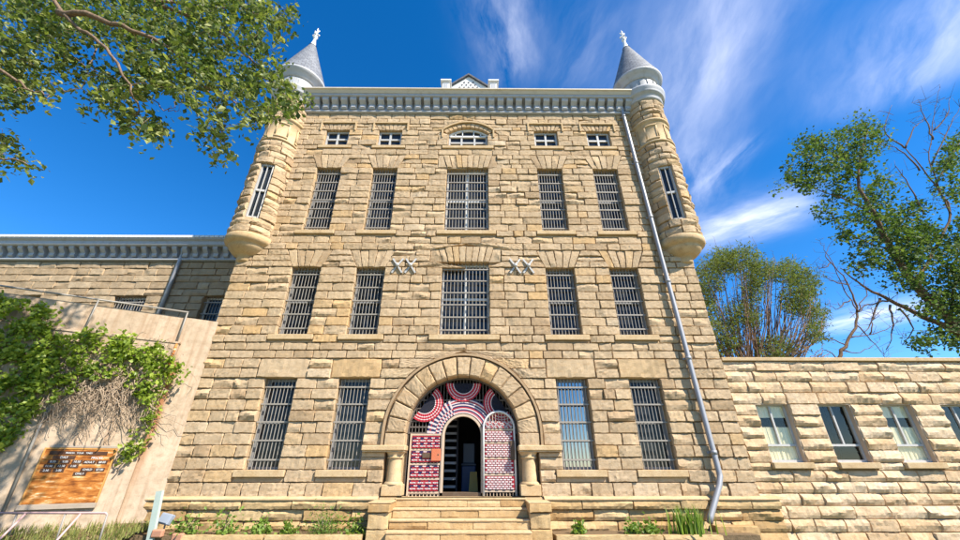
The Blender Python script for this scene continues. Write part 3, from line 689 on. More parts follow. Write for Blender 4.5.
# ------------------------------------------------------------------ turrets
def make_turret(s_):
    tx, ty, r = s_ * 8.2, .12, .77
    wa = -PI / 2 - s_ * R(14)                          # the slit window looks straight out, turned a little to the middle
    def mp(V):
        a = V[:, 0] / r; rr = r - V[:, 1]
        return np.stack([tx + rr * np.cos(a), ty + rr * np.sin(a), V[:, 2]], 1)
    T = QB(); wh = .25
    def cyl_course(z0, z1, hole):
        nonlocal T
        a0 = wa * r
        if hole: spans = [(a0 + wh, a0 + 2 * PI * r - wh)]
        else: o_ = rng.uniform(0, 1); spans = [(a0 + o_, a0 + o_ + 2 * PI * r)]
        for a, b in spans:
            xs = split_width(a, b, .38, .75)
            for i in range(len(xs) - 1): stone(T, [(xs[i], z0), (xs[i + 1], z0), (xs[i + 1], z1), (xs[i], z1)], depth=.16, bulge=.075, mapf=mp, step=.065, ridge=.7)
    zz = [9.30 + .3257 * i for i in range(15)]
    for i in range(14): cyl_course(zz[i], zz[i + 1], 2 <= i < 10)
    tur = T.build('turret', M['stone'], prison); tur['label'] = 'round corner turret at the ' + ('right, next to the drainpipe' if s_ > 0 else 'left, behind the overhanging branch')
    T = QB()
    for i in range(4): cyl_course(15.22 + .3 * i, 15.52 + .3 * i, False)
    T.build('upper_stonework', M['stone'], tur)
    core = MB(); core.lathe([(.02, 9.2), (r - .17, 9.2), (r - .17, 16.5), (.02, 16.5)], (tx, ty), 32); core.build('turret_core', M['mortar'], tur)
    cb = MB(); cb.lathe([(q_, 9.3 - (9.3 - z_) * .82) for q_, z_ in [(.05, 8.12), (.27, 8.14), (.30, 8.2), (.30, 8.42), (.40, 8.46), (.50, 8.54), (.60, 8.66), (.66, 8.74), (.68, 8.80), (.68, 8.86), (.75, 8.90), (.83, 8.98), (.86, 9.06), (.86, 9.24), (.83, 9.29), (.5, 9.30)]], (tx, ty), 48); cb.build('corbel', M['dressed'], tur)
    dr = MB(); dr.lathe([(r - .1, 13.86), (r + .06, 13.86), (r + .07, 13.92), (r + .02, 13.98), (r, 13.99), (r, 15.03), (r + .03, 15.06), (r + .075, 15.1), (r + .075, 15.18), (r - .1, 15.22)], (tx, ty), 48)
    for k in (-1, 0, 1):                                # blind panels with raised frames
        a = wa + k * R(62) - R(10) * s_
        for da, half, z0, z1 in ((-.30, .035, 14.12, 14.78), (.30, .035, 14.12, 14.78), (0, .335, 14.78, 14.87), (0, .335, 14.04, 14.12)):
            dr.lathe([(r - .02, z0), (r + .035, z0 + .004), (r + .035, z1 - .004), (r - .02, z1)], (tx, ty), 8, a0=a + da - half, a1=a + da + half)
    dr.build('panelled_drum', M['dressed'], tur)
    mc = MB(); mc.lathe([(r - .1, 16.42), (r + .06, 16.42), (r + .09, 16.5), (r + .10, 16.72), (r + .2, 16.74), (r + .21, 16.84), (r + .23, 16.9), (r + .28, 17.0), (r + .29, 17.08), (r + .05, 17.16), (r + .04, 17.2)], (tx, ty), 56); mc.build('turret_cornice', M['cornice'], tur)
    fz = MB(); fz.lathe([(r + .06, 17.15), (r + .06, 17.78)], (tx, ty), 56)
    for k in range(16):                                 # square panels round the frieze
        a = 2 * PI * (k + .5) / 16; fz.lathe([(r + .05, 17.28), (r + .095, 17.285), (r + .095, 17.66), (r + .05, 17.665)], (tx, ty), 4, a0=a - .13, a1=a + .13, smooth=False)
    fz.build('turret_frieze', M['frieze'], tur)
    ev = MB(); ev.lathe([(r + .07, 17.76), (r + .12, 17.78), (r + .14, 17.86), (r + .26, 17.98), (r + .37, 18.08), (r + .39, 18.16), (r + .1, 18.19)], (tx, ty), 56); ev.build('eaves_ring', M['cornice'], tur)
    rf = MB(); prof = [(1.16, 18.17), (.9, 18.93), (.6, 19.85), (.3, 20.78), (.16, 21.2)]; n = 48; vs, fs, uv = [], [], []
    for i, (rr, z) in enumerate(prof):
        for k in range(n + 1):
            a = 2 * PI * k / n; vs.append((tx + rr * math.cos(a), ty + rr * math.sin(a), z)); uv.append((a * .8, (z - 18) * 1.05))
    for i in range(len(prof) - 1):
        for k in range(n): fs.append((i * (n + 1) + k, i * (n + 1) + k + 1, (i + 1) * (n + 1) + k + 1, (i + 1) * (n + 1) + k))
    rf.add(vs, fs, 0, True); rf.uv = uv; rf.build('turret_roof', M['slate'], tur)
    fi = MB(); fi.lathe([(.20, 21.16), (.15, 21.2), (.10, 21.5), (.06, 21.75), (.05, 21.8), (.10, 21.86), (.12, 21.92), (.10, 21.98), (.045, 22.02), (.04, 22.3), (.02, 22.32)], (tx, ty), 16)
    for dx in (-1, 1):
        fi.tube([(tx, ty, 22.12), (tx + dx * .10, ty, 22.2), (tx + dx * .17, ty, 22.14), (tx + dx * .15, ty, 22.05)], .03, 6); fi.tube([(tx, ty, 22.1), (tx, ty + dx * .10, 22.2), (tx, ty + dx * .17, 22.14), (tx, ty + dx * .15, 22.05)], .03, 6)
        fi.tube([(tx, ty, 22.34), (tx + dx * .07, ty, 22.42), (tx + dx * .12, ty, 22.52)], .025, 6)
    fi.lathe([(.035, 22.28), (.06, 22.38), (.03, 22.5), (.05, 22.6), (.0, 22.78)], (tx, ty), 10); fi.build('finial', M['white'], tur)
    w = MB(); z0, z1 = zz[2], zz[10]
    def pt(a, rr, z): return (tx + rr * math.cos(a), ty + rr * math.sin(a), z)
    hw = wh / r
    def wbox(mb, a0, a1, r0, r1, za, zb, mi=0):
        mb.add([pt(a0, r0, za), pt(a1, r0, za), pt(a1, r1, za), pt(a0, r1, za), pt(a0, r0, zb), pt(a1, r0, zb), pt(a1, r1, zb), pt(a0, r1, zb)], [(0, 1, 2, 3), (4, 7, 6, 5), (0, 4, 5, 1), (1, 5, 6, 2), (2, 6, 7, 3), (3, 7, 4, 0)], mi)
    for a in (wa - hw, wa + hw - .07): wbox(w, a, a + .07, r - .16, r - .06, z0, z1)
    for z in (z0, (z0 + z1) / 2 - .04, z1 - .09): wbox(w, wa - hw + .1, wa + hw - .1, r - .16, r - .07, z, z + .09)
    wbox(w, wa - .02, wa + .02, r - .15, r - .08, z0 + .09, z1 - .09)
    wbox(w, wa - hw, wa + hw, r - .155, r - .13, z0 + .002, z1 - .002, 1)
    w.build('turret_window', [M['sash_light'], M['pane']], tur)
    return tur
make_turret(-1); make_turret(1)

# drainpipe
dp = MB(); P0 = Vector((7.06, -.16, 16.45)); P1 = Vector((7.36, -.2, 1.50))
dp.tube([(7.02, -.10, 16.80), (7.04, -.14, 16.6), P0, P0 + (P1 - P0) * .5, P1, (7.35, -.22, 1.42), (7.24, -.28, 1.2), (6.70, -.44, .46), (6.62, -.48, .32)], .078, 14)
for k in range(6):
    q = P0 + (P1 - P0) * (.04 + k * .185); dp.tube([q + Vector((0, 0, .05)), q - Vector((0, 0, .05))], .092, 14); dp.box(q.x - .15, q.x + .15, -.12, -.09, q.z - .03, q.z + .03)
dp.build('drainpipe', M['galv'], prison)
# tie-rod anchors
for i, x in enumerate((-2.48, -2.00, 1.82, 2.30)):
    a = MB(); L = .29
    for s_ in (-1, 1):
        for e in (-1, 1):
            p0 = Vector((0, -.13, 0)); p1 = Vector((s_ * .19, -.11, e * L)); d = (p1 - p0).normalized(); nrm = Vector((d.z, 0, -d.x)) * .026
            a.add([p0 + nrm, p0 - nrm, p1 - nrm * 1.2, p1 + nrm * 1.2] + [q + Vector((0, .05, 0)) for q in (p0 + nrm, p0 - nrm, p1 - nrm * 1.2, p1 + nrm * 1.2)], [(0, 1, 2, 3), (7, 6, 5, 4), (0, 4, 5, 1), (1, 5, 6, 2), (2, 6, 7, 3), (3, 7, 4, 0)])
    a.tube([(0, .02, 0), (0, -.13, 0), (0, -.16, 0)], [.05, .05, .075], 12); a.tube([(0, -.16, 0), (0, -.20, 0), (0, -.22, 0)], [.075, .065, .03], 12)
    a.build('wall_anchor', M['sash_light'], prison, loc=(x, 0, 8.19))

# bunting fans hung inside the arch
FL = ['bunting fan hanging at the crown of the entrance arch', 'bunting fan above the closed striped gate leaf', 'bunting fan above the white-woven arched gate leaf']
for i, (ang, lab) in enumerate(zip((90, 143, 37), FL)):
    cx, cz = 1.52 * math.cos(R(ang)), AZ + 1.52 * math.sin(R(ang)); t = thing('bunting_fan', 'red, white and navy ' + lab, 'bunting', (cx, GY - .06, cz), 'bunting fans in the entrance arch'); t.rotation_euler = (0, -R(ang - 90), 0)
    rings = [(.0, .32, 0), (.32, .345, 2), (.345, .415, 1), (.415, .44, 2), (.44, .495, 1), (.495, .515, 2), (.515, .57, 1)]
    mbs = {}
    for r0, r1, mi in rings:
        mb = mbs.setdefault(0 if mi == 0 else 1, MB())
        n = 36
        for k in range(n):
            a0, a1 = PI + PI * k / n, PI + PI * (k + 1) / n
            y0, y1 = (-.012 if k % 2 else 0), (0 if k % 2 else -.012)
            if r0 == 0: vs = [(0, 0, 0), (r1 * math.cos(a0), y0, r1 * math.sin(a0)), (r1 * math.cos(a1), y1, r1 * math.sin(a1))]; mb.add(vs, [(0, 1, 2)], 0)
            else:
                vs = [(r * math.cos(a), y, r * math.sin(a)) for r, a, y in ((r0, a0, y0), (r1, a0, y0), (r1, a1, y1), (r0, a1, y1))]; mb.add(vs, [(0, 1, 2, 3)], mi - 1)
    mbs[0].build('fan_centre', M['navydark'], t); mbs[1].build('fan_border', [M['red'], M['wcloth']], t)

# things inside the doorway
fs = thing('floor_sign', 'folding yellow floor sign standing just inside the dark doorway', 'floor sign', (.33, 1.55, .885))
for s_ in (-1, 1):
    p = MB(); y = s_ * .16; p.add([(-.15, y, 0), (.15, y, 0), (.11, s_ * .015, .62), (-.11, s_ * .015, .62)] + [(-.15, y + s_ * .02, 0), (.15, y + s_ * .02, 0), (.11, s_ * .035, .62), (-.11, s_ * .035, .62)], [(0, 1, 2, 3), (4, 5, 6, 7), (0, 4, 5, 1), (1, 5, 6, 2), (2, 6, 7, 3), (3, 7, 4, 0)]); p.build('panel', M['yellow'], fs)
bn = thing('storage_bin', 'blue upright bin with pale top in the dark doorway behind the yellow sign', 'bin', (.16, 2.3, .885))
p = MB(); p.bev(-.24, .24, -.2, .2, 0, .8, .03); p.build('body', M['bluebin'], bn); p = MB(); p.bev(-.26, .26, -.22, .22, .801, .86, .02); p.bev(-.2, .2, .0, .05, .861, 1.5, .02); p.build('lid', M['paleblue'], bn)

# ================================================================== ENTRANCE STEPS
steps = thing('entrance_steps', 'broad sandstone steps between two stubby stone piers below the gate', 'steps', (0, -1.0, 0))
for k in range(5):
    z1 = .885 - .22 * k; y0 = -.24 - .32 * k
    S = QB(); xs = split_width(-1.80, 1.80, .9, 1.5)
    for i in range(len(xs) - 1): stone(S, [(xs[i], z1 - .22), (xs[i + 1], z1 - .22), (xs[i + 1], z1 - .05), (xs[i], z1 - .05)], bulge=.03, step=.07, joint=.005, mapf=lambda V, y0=y0: V + np.array([0, y0 + 1.0 - .0, 0]))
    S.build('riser', M['stone_base'], steps)
    b = MB(); b.bev(-1.8, 1.8, y0 + 1.0 - .03, y0 + 1.0 + .34, z1 - .052, z1, .012); b.build('tread', M['dressed'], steps)
for s_ in (-1, 1):
    S = QB(); a, b = sorted((s_ * 1.80, s_ * 2.34))
    for z0, z1, bb in ((-.3, .24, .02), (.24, .60, .0), (.60, .80, .05)):
        stone(S, [(a - bb * .5, z0), (b + bb * .5, z0), (b + bb * .5, z1), (a - bb * .5, z1)], depth=.95, bulge=.05, base=bb, mapf=lambda V: V + np.array([0, .06, 0]))
    pr = S.build('pier', M['stone_base'], steps)
    c = MB(); c.bev(a - .03, b + .03, .0, 1.0, .801, .835, .01); c.build('pier_cap', M['dressed'], pr)

# ================================================================== LEFT WING
WY = 2.8
wing = thing('side_wing', 'lower stone wing set back at the left with a bracketed grey cornice', 'building', (-8.5, WY, 0))
ox, oy = 8.5, -WY
W0, W1 = -30.0, -8.5
wh_ = []; wr = []
for x0, x1, z0 in ((-11.3, -9.9, 5.6), (-15.1, -13.75, 5.6), (-19.6, -18.25, 5.6), (-24, -22.7, 5.6)): wh_.append(rect_hole(x0, x1, 5.57, 8.189)); wr.append((x0, x1, z0, 8.189))
S = QB(); z = 0.
while z < 9.83:
    course(S, z, min(z + .3276, 9.84), W0, W1, wh_, .5, 1.1, bulge=.06, step=.1); z += .3276
so_ = S.build('wall', M['stone_old'], wing, loc=(ox, 0, 0))
k_ = MB(); backing(k_, W0, W1, 0, 10, wr); k_.add([(W0, 12, 0), (W1, 12, 0), (W1, 12, 10), (W0, 12, 10)], [(0, 1, 2, 3)]); k_.add([(W0, .03, 0), (W0, 12, 0), (W0, 12, 10), (W0, .03, 10)], [(0, 1, 2, 3)]); k_.build('wall_core', M['mortar'], wing, loc=(ox, 0, 0))
for x0, x1, z0, z1 in wr:
    o = make_window(x1 - x0, z1 - z0, 11, 5, parent=wing); o.location = ((x0 + x1) / 2 + ox, 0, z0)
c = MB(); c.prism_x([(.04, 9.84), (-.12, 9.84), (-.18, 9.88), (-.18, 9.95), (-.10, 9.98), (-.10, 10.42), (.04, 10.42)], W0, W1 - .02)
c.prism_x([(.04, 10.421), (-.44, 10.421), (-.5, 10.47), (-.52, 10.62), (-.62, 10.70), (-.62, 10.75), (.04, 10.75)], W0, W1 - .02)
wc = c.build('cornice', M['cornice'], wing, loc=(ox, 0, 0))
x = -9.0; first = None
while x > -24:
    if first is None:
        b = MB(); b.prism_x([(-.10, 9.99), (-.2, 9.99), (-.25, 10.05), (-.25, 10.16), (-.38, 10.28), (-.42, 10.34), (-.42, 10.418), (-.10, 10.418)], -.105, .105); first = b.build('bracket', M['cornice'], wc); br = first
    else: br = first.copy(); C.objects.link(br); br.parent = wc
    br.location = (x, 0, 0); x -= .455
rf = MB(); n = 100
for i in range(n):
    x0 = W0 + (W1 - W0) * i / n; x1 = W0 + (W1 - W0) * (i + 1) / n - .03
    rf.box(x0, x1, -.66, -.3, 10.751, 10.86)
rf.add([(W0, -.6, 10.8), (W1, -.6, 10.8), (W1, 12, 12.0), (W0, 12, 12.0)], [(0, 1, 2, 3)]); rf.build('roof', M['white'], wing, loc=(ox, 0, 0))
d = MB(); d.tube([(-12.8, -.3, 10.4), (-12.85, -.14, 10.2), (-12.85, -.13, 9.9), (-12.85, -.13, 4)], .085, 12); d.build('drainpipe', M['galv'], wing, loc=(ox, 0, 0))

# ================================================================== RIGHT ANNEX
annex = thing('low_annex', 'low pale sandstone annex with plain sash windows at the right', 'building', (8.5, .0, 0))
A0, A1 = 8.47, 26.0; AWX = [9.68 + 1.95 * i for i in range(8)]
ah = []; ar = []
for x in AWX: ah += [rect_hole(x - .52, x + .52, 1.76, 3.40), rect_hole(x - .60, x + .60, 1.55, 1.76)]; ar.append((x - .52, x + .52, 1.76, 3.40))
S = QB(); lev = [-.3, .05, .36, .67, .97, 1.26, 1.55, 1.76] + [1.76 + .328 * i for i in range(1, 6)] + [3.75, 4.09, 4.42, 4.74]
for z0, z1 in zip(lev[:-1], lev[1:]): course(S, z0, z1, A0, A1, ah, .6, 1.2, bulge=.078 if z0 > .3 else .08, ridge=.85, base=0 if z0 > .6 else .06, mapf=lambda V: V + np.array([-8.5, .06, 0]))
S.build('wall', M['stone_pale'], annex)
k_ = MB(); backing(k_, A0, A1, 0, 4.75, ar, .09); k_.add([(A1, .09, 0), (A1, 4.4, 0), (A1, 4.4, 4.75), (A1, .09, 4.75)], [(0, 1, 2, 3)]); k_.add([(A0, 4.4, 0), (A1, 4.4, 0), (A1, 4.4, 4.75), (A0, 4.4, 4.75)], [(0, 1, 2, 3)]); k_.add([(A0, .05, 4.72), (A1, .05, 4.72), (A1, 4.4, 4.72), (A0, 4.4, 4.72)], [(0, 1, 2, 3)])
k_.build('wall_core', M['mortar'], annex, loc=(-8.5, 0, 0))
k_ = MB(); k_.bev(A0, A1, -.05, .42, 4.745, 4.86, .012); k_.build('coping', M['dressed'], annex, loc=(-8.5, 0, 0))
for i, x in enumerate(AWX):
    f = MB(); hw, hh, y = .517, 1.64, .14; t = .07
    f.box(-hw, -hw + t, y, y + .07, 0, hh); f.box(hw - t, hw, y, y + .07, 0, hh); f.box(-hw + t, hw - t, y, y + .07, 0, t); f.box(-hw + t, hw - t, y, y + .07, hh - .05, hh); f.box(-hw + t, hw - t, y - .01, y + .06, .44, .50); f.box(-.025, .025, y - .005, y + .06, .50, hh - .05)
    f.box(hw - .012, hw + .012, -.0, y, 0, hh, 1); f.box(-hw - .012, -hw + .012, .0, y, 0, hh, 1); f.box(-hw, hw, 0, y, hh - .012, hh + .012, 1)
    o = f.build('window', [M['sash_light'], M['sash_tan']], annex, loc=(x - 8.5, .06, 1.762))
    p = MB(); p.add([(-hw, y + .04, 0), (hw, y + .04, 0), (hw, y + .04, hh), (-hw, y + .04, hh)], [(0, 1, 2, 3)]); p.build('pane', M['clear'], o)
    p = MB(); p.box(-.9, .9, 1.6, 1.65, -.3, 2.2); p.build('gloom_sheet', M['black'], o)  # black sheet stands in for the shade of the unlit room
    s = MB(); s.bev(x - .60 - 8.5, x + .60 - 8.5, -.10, .30, 1.60, 1.757, .012); s.build('sill', M['dressed'], annex)
def wavy(x0, x1, z0, z1, y, n, amp):
    mb = MB(); vs = []
    for i in range(n + 1):
        x = x0 + (x1 - x0) * i / n; yy = y + amp * math.sin(i * 1.9) + amp * .4 * math.sin(i * .73); vs += [(x, yy, z0), (x, yy, z1)]
    for i in range(len(vs)): pass
    m = len(vs); vs2 = [(a, b + .006, c_) for a, b, c_ in vs]
    return mb.add(vs + vs2, [(2 * i, 2 * i + 2, 2 * i + 3, 2 * i + 1) for i in range(n)] + [(m + 2 * i + 1, m + 2 * i + 3, m + 2 * i + 2, m + 2 * i) for i in range(n)], 0, True)
for i, lab in ((0, 'cream gathered café curtains behind the annex window nearest the drainpipe'), (2, 'cream gathered café curtains behind the annex window between two uncurtained windows')):
    x = AWX[i]; t = thing('window_curtain', lab, 'curtain', (x, .285, 1.762), 'café curtains in the annex windows')
    wavy(-.47, .47, .06, .98, 0, 60, .018).build('lower_curtain', M['curtain'], t); wavy(-.47, .47, 1.26, 1.6, 0, 60, .018).build('valance', M['curtain'], t)
    r_ = MB(); r_.tube([(-.5, 0, .985), (.5, 0, .985)], .008, 6); r_.build('rod', M['steel'], t)

# ================================================================== CONCRETE WALL at the left
ca = math.atan2(-2.48, -4.65)                                   # runs from the corner of the block out to the left
CO = Vector((-8.42, -.12, 0)); CDIR = Vector((math.cos(ca), math.sin(ca), 0)); CN = Vector((CDIR.y, -CDIR.x, 0)) * -1
if CN.y > 0: CN = -CN
conc = thing('concrete_wall', 'stained concrete retaining wall half covered by vine, with a pipe rail on top', 'wall', CO)
def cw(a, d, z): p = CDIR * a + CN * d; return (p.x, p.y, z)      # local: along the wall, out of the wall, up
def cbox(mb, a0, a1, d0, d1, z0, z1, mi=0):
    mb.add([cw(a0, d0, z0), cw(a1, d0, z0), cw(a1, d1, z0), cw(a0, d1, z0), cw(a0, d0, z1), cw(a1, d0, z1), cw(a1, d1, z1), cw(a0, d1, z1)], [(0, 1, 2, 3), (4, 7, 6, 5), (0, 4, 5, 1), (1, 5, 6, 2), (2, 6, 7, 3), (3, 7, 4, 0)], mi)
k_ = MB(); cbox(k_, -.1, 9, -.5, 0, -.3, 6.02); k_.build('back_wall', M['concrete'], conc)
k_ = MB(); cbox(k_, .72, 9, .003, .14, -.3, 5.12); cbox(k_, .70, 9, .003, .17, 5.121, 5.17); k_.build('front_wall', M['concrete'], conc)
rl = MB(); pa = []
RP = [(.80, 0), (3.05, 0), (5.4, 0), (8, 0)]
rl.tube([cw(.78, .12, 6.17), cw(9, .12, 6.17)], .028, 8); rail = rl.build('handrail', M['steel'], conc)
for a, _ in RP:
    p = MB(); p.tube([cw(a, .12, 5.17), cw(a, .12, 6.17)], .022, 8); p.build('post', M['steel'], rail)
p = MB(); p.tube([cw(.78, .16, 5.1), cw(.78, .2, 4.5), cw(.80, .2, 4.3)], .03, 8); p.build('broken_bracket', M['rust'], conc)
def hit(u, v, d=.14):
    """where the sight line through a photo point meets the face of the concrete wall: (along, up)"""
    r = ray(u, v); o = Vector(CAM); c0 = CO + CN * d; t = (c0 - o).dot(CN) / r.dot(CN); q = o + r * t
    return (q - CO).dot(CDIR), q.z
(pa0, pz0), (pa1, pz1) = hit(50, 400), hit(4, 512)
p = MB(); am = (pa0 + pa1) / 2; p.tube([cw(pa0, .19, pz0 + .8), cw(pa1, .19, max(pz1, .3))], .035, 8); p.build('conduit', M['steel'], conc)
# rusty board
sa0, sa1 = hit(108, 470)[0], hit(38, 470)[0]
board = thing('notice_board', 'rusty orange-brown visitor board with rows of white lettering on the concrete wall', 'sign', CO + CDIR * (sa0 + sa1) / 2 + CN * .15 + Vector((0, 0, .72)), rz=ca + PI)
bw = abs(sa1 - sa0) / 2 + .02; bh = 1.34
# the board's local x runs to the right along the wall, -y looks out
p = MB(); p.bev(-bw, bw, -.05, .0, .10, bh, .008); p.build('panel', M['rust'], board)
p = MB(); p.box(-bw - .02, -bw + .015, -.062, .0, .10, bh); p.box(bw - .015, bw + .02, -.062, .0, .10, bh); p.box(-bw - .02, bw + .02, -.062, 0, bh + .001, bh + .03); p.build('trim', M['orange_trim'], board)
p = MB(); p.bev(-bw - .04, bw + .02, -.07, .0, -.02, .098, .01); p.bev(-bw + .06, bw, -.06, 0, bh + .031, bh + .10, .01); p.build('plank', M['plank'], board)
rows = [(-.42, 1.22, .95, 'TERRITORIAL PRISON TOURS', .05, 0), (-.38, 1.125, .34, 'DAY', .07, 0), (.30, 1.125, .50, 'PRICES', .07, 1)]
strips = MB(); texts = []
def strip(x, z, w, txt, hgt=.062, dark=True):
    if dark: strips.box(x - w / 2, x + w / 2, -.06, -.0505, z - .042, z + .042)
    texts.append((x, z, w, txt, hgt))
strip(-.02, 1.25, 1.16, 'PRISON   TOUR   TIMES', .05); strip(-.28, 1.145, .44, 'DAY', .075); strip(.38, 1.135, .46, 'PRICES', .075, False)
for i, t_ in enumerate(('8:30', '9:30', '10:30')): strip(-.46 + .235 * i, 1.045, .2, t_)
for i, t_ in enumerate(('11:30', '12:30', '1:30')): strip(-.50 + .235 * i, .945, .2, t_)
for i, t_ in enumerate(('2:30', '3:30')): strip(-.52 + .24 * i, .845, .21, t_)
strip(.26, 1.035, .27, 'ADULT'); strip(.52, 1.035, .22, '$8.00'); strip(.28, .86, .27, 'CHILD'); strip(.53, .86, .2, '$7.00'); strip(.16, .765, .26, 'ONLY')
strips.build('name_strip', M['strip'], board)
T = MB()
for x, z, w, txt, hgt in texts:
    cu = bpy.data.curves.new('txt', 'FONT'); cu.body = txt; cu.size = hgt * 1.05; cu.align_x = 'CENTER'; cu.align_y = 'CENTER'; cu.extrude = .0; cu.offset = .0005
    to = bpy.data.objects.new('txt', cu); C.objects.link(to); bpy.context.view_layer.update(); me = bpy.data.meshes.new_from_object(to.evaluated_get(bpy.context.evaluated_depsgraph_get()))
    T.add([(x + v.co.x * .98, -.0635, z + v.co.y) for v in me.vertices], [tuple(p.vertices) for p in me.polygons]); bpy.data.objects.remove(to); bpy.data.curves.remove(cu); bpy.data.meshes.remove(me)
T.build('lettering', M['frame'], board)

# ------------------------------------------------------------------ foliage helpers
def inpoly(pts, x, y):
    c = False; n = len(pts); j = n - 1
    for i in range(n):
        if (pts[i][1] > y) != (pts[j][1] > y) and x < (pts[j][0] - pts[i][0]) * (y - pts[i][1]) / (pts[j][1] - pts[i][1]) + pts[i][0]: c = not c
        j = i
    return c
def leaves(name, pos, size, mat, parent, tint, up=.4, aspect=.62, jitter=.35):
    """kite-shaped, slightly folded leaves at pos (N x 3)"""
    pos = np.asarray(pos, float); N = len(pos)
    nrm = rng.normal(0, 1, (N, 3)); nrm[:, 2] = np.abs(nrm[:, 2]) + up; nrm /= np.linalg.norm(nrm, axis=1)[:, None]
    d = np.cross(nrm, rng.normal(0, 1, (N, 3))); d /= np.linalg.norm(d, axis=1)[:, None]; e = np.cross(nrm, d)
    L = size * rng.uniform(1 - jitter, 1 + jitter, N)[:, None]; Wd = L * aspect
    p0 = pos - d * L * .5; p2 = pos + d * L * .5; p1 = pos + e * Wd * .5 - d * L * .06 + nrm * L * .09; p3 = pos - e * Wd * .5 - d * L * .06 + nrm * L * .09
    V = np.stack([p0, p1, p2, p3], 1).reshape(-1, 3); q = np.arange(4 * N).reshape(N, 4)
    Bq = QB(); Bq.add(V, q, np.repeat(np.clip(tint, 0, 1), 4)); return Bq.build(name, mat, parent)
def wobble(pts, amt, n=4):
    """smooth a polyline and let it wander"""
    pts = [Vector(p) for p in pts]; out = []
    for i in range(len(pts) - 1):
        p0, p1, p2, p3 = pts[max(i - 1, 0)], pts[i], pts[i + 1], pts[min(i + 2, len(pts) - 1)]
        for k in range(n):
            t = k / n; q = .5 * ((2 * p1) + (p2 - p0) * t + (2 * p0 - 5 * p1 + 4 * p2 - p3) * t * t + (3 * p1 - p0 - 3 * p2 + p3) * t ** 3)
            out.append(q + Vector((rnd.gauss(0, amt), rnd.gauss(0, amt), rnd.gauss(0, amt))))
    out.append(pts[-1]); return out
def limb(mb, pts, r0, r1, amt=.02, sides=6, n=4):
    w = wobble(pts, amt, n); m = len(w) - 1
    mb.tube(w, [r0 + (r1 - r0) * (i / m) ** .8 for i in range(len(w))], sides); return w
def in_ellipses(ells):
    u, v, ru, rv = rnd.choices(ells, [e[2] * e[3] for e in ells])[0]
    r_ = math.sqrt(rnd.random()); t = rnd.random() * 2 * PI; return u + ru * r_ * math.cos(t), v + rv * r_ * math.sin(t)
def foliage(ells, Yc, Yr, nclump, per, spread, skel, mb, twig_r, local, hang=0., bias=.45, reach=2.5):
    """leaf clumps inside the crown; twigs grow from the limbs outward, each clump joined to the nearest wood"""
    pos, tint = [], []
    C_ = []
    for _ in range(nclump):
        u, v = in_ellipses(ells); C_.append(np.array(at(u, v, Yc + rnd.uniform(-Yr, Yr)) - local))
    C_ = np.array(C_); sk = np.zeros((len(skel) + nclump, 3)); sk[:len(skel)] = [tuple(p) for p in skel]; n = len(skel)
    d0 = np.array([((sk[:n] - c) ** 2).sum(1).min() for c in C_])
    for c in C_[np.argsort(d0)]:
        dd = ((sk[:n] - c) ** 2).sum(1); j = int(np.argmin(dd)); sk[n] = c; n += 1; L = math.sqrt(dd[j])
        if L > reach: continue
        s0 = Vector(sk[j]); c = Vector(c); mid = (s0 + c) / 2 + Vector((rnd.gauss(0, .12), rnd.gauss(0, .12), rnd.gauss(.03, .08))) * L
        r_ = twig_r * (1 if j < len(skel) else .6); mb.tube([s0, mid, c], [r_, r_ * .75, r_ * .5], 4, cap=False)
        tb = rnd.gauss(0, .15); k = max(3, int(rnd.gauss(per, per * .4)))
        pts = np.array(c) + rng.normal(0, 1, (k, 3)) * spread * rnd.uniform(.6, 1.35); pts[:, 2] -= hang * rng.random(k)
        pos.append(pts); tint.append(np.clip(bias + tb + rng.normal(0, .2, k), 0, 1))
    return np.concatenate(pos), np.concatenate(tint)

# ------------------------------------------------------------------ climbing vine
vine = thing('climbing_vine', 'bright green creeper with a tangle of bare stems on the concrete wall', 'vine', CO)
poly = [(-30, 296), (8, 298), (32, 305), (42, 306), (60, 318), (66, 330), (62, 340), (72, 346), (78, 336), (104, 331), (112, 342), (130, 336), (150, 338), (150, 346), (168, 352), (178, 365), (192, 370), (194, 382), (184, 385), (172, 384), (166, 392), (158, 412), (156, 428), (146, 446), (132, 460), (126, 458), (130, 440), (140, 424), (144, 402), (134, 392), (118, 378), (100, 374), (88, 384), (72, 394), (52, 404), (34, 416), (14, 440), (0, 452), (-30, 470)]
pos, tint = [], []
stems = MB()
clumps = 0
while clumps < 480:
    u, v = rnd.uniform(-30, 196), rnd.uniform(294, 470)
    if not inpoly(poly, u, v): continue
    dens = .5 + .5 * math.sin(u * .11 + 1.3 * math.sin(v * .06)) * math.sin(v * .13 + .8 * math.sin(u * .05))
    if rnd.random() > .12 + 1.0 * dens: continue
    a, z = hit(u, v); clumps += 1; k = rnd.randint(10, 22); dd = rnd.uniform(.03, .30) * (1 if v < 400 else .6); sp = rnd.uniform(.06, .12)
    for _ in range(k): pos.append(cw(a + rnd.gauss(0, sp), max(.16, .16 + dd + rnd.gauss(0, .05)), z + rnd.gauss(0, sp))); tint.append(.58 + rnd.gauss(0, .22))
leaves('foliage', pos, .115, M['leaf_vine'], vine, np.array(tint), up=.1, aspect=.85)
def vstem(pix, r, amt=.03, dmax=.16):
    pts = []
    for u, v in pix: a, z = hit(u, v); pts.append(Vector(cw(a, .15 + rnd.uniform(.01, dmax), z)))
    limb(stems, pts, r, r * .4, amt, 4, 4)
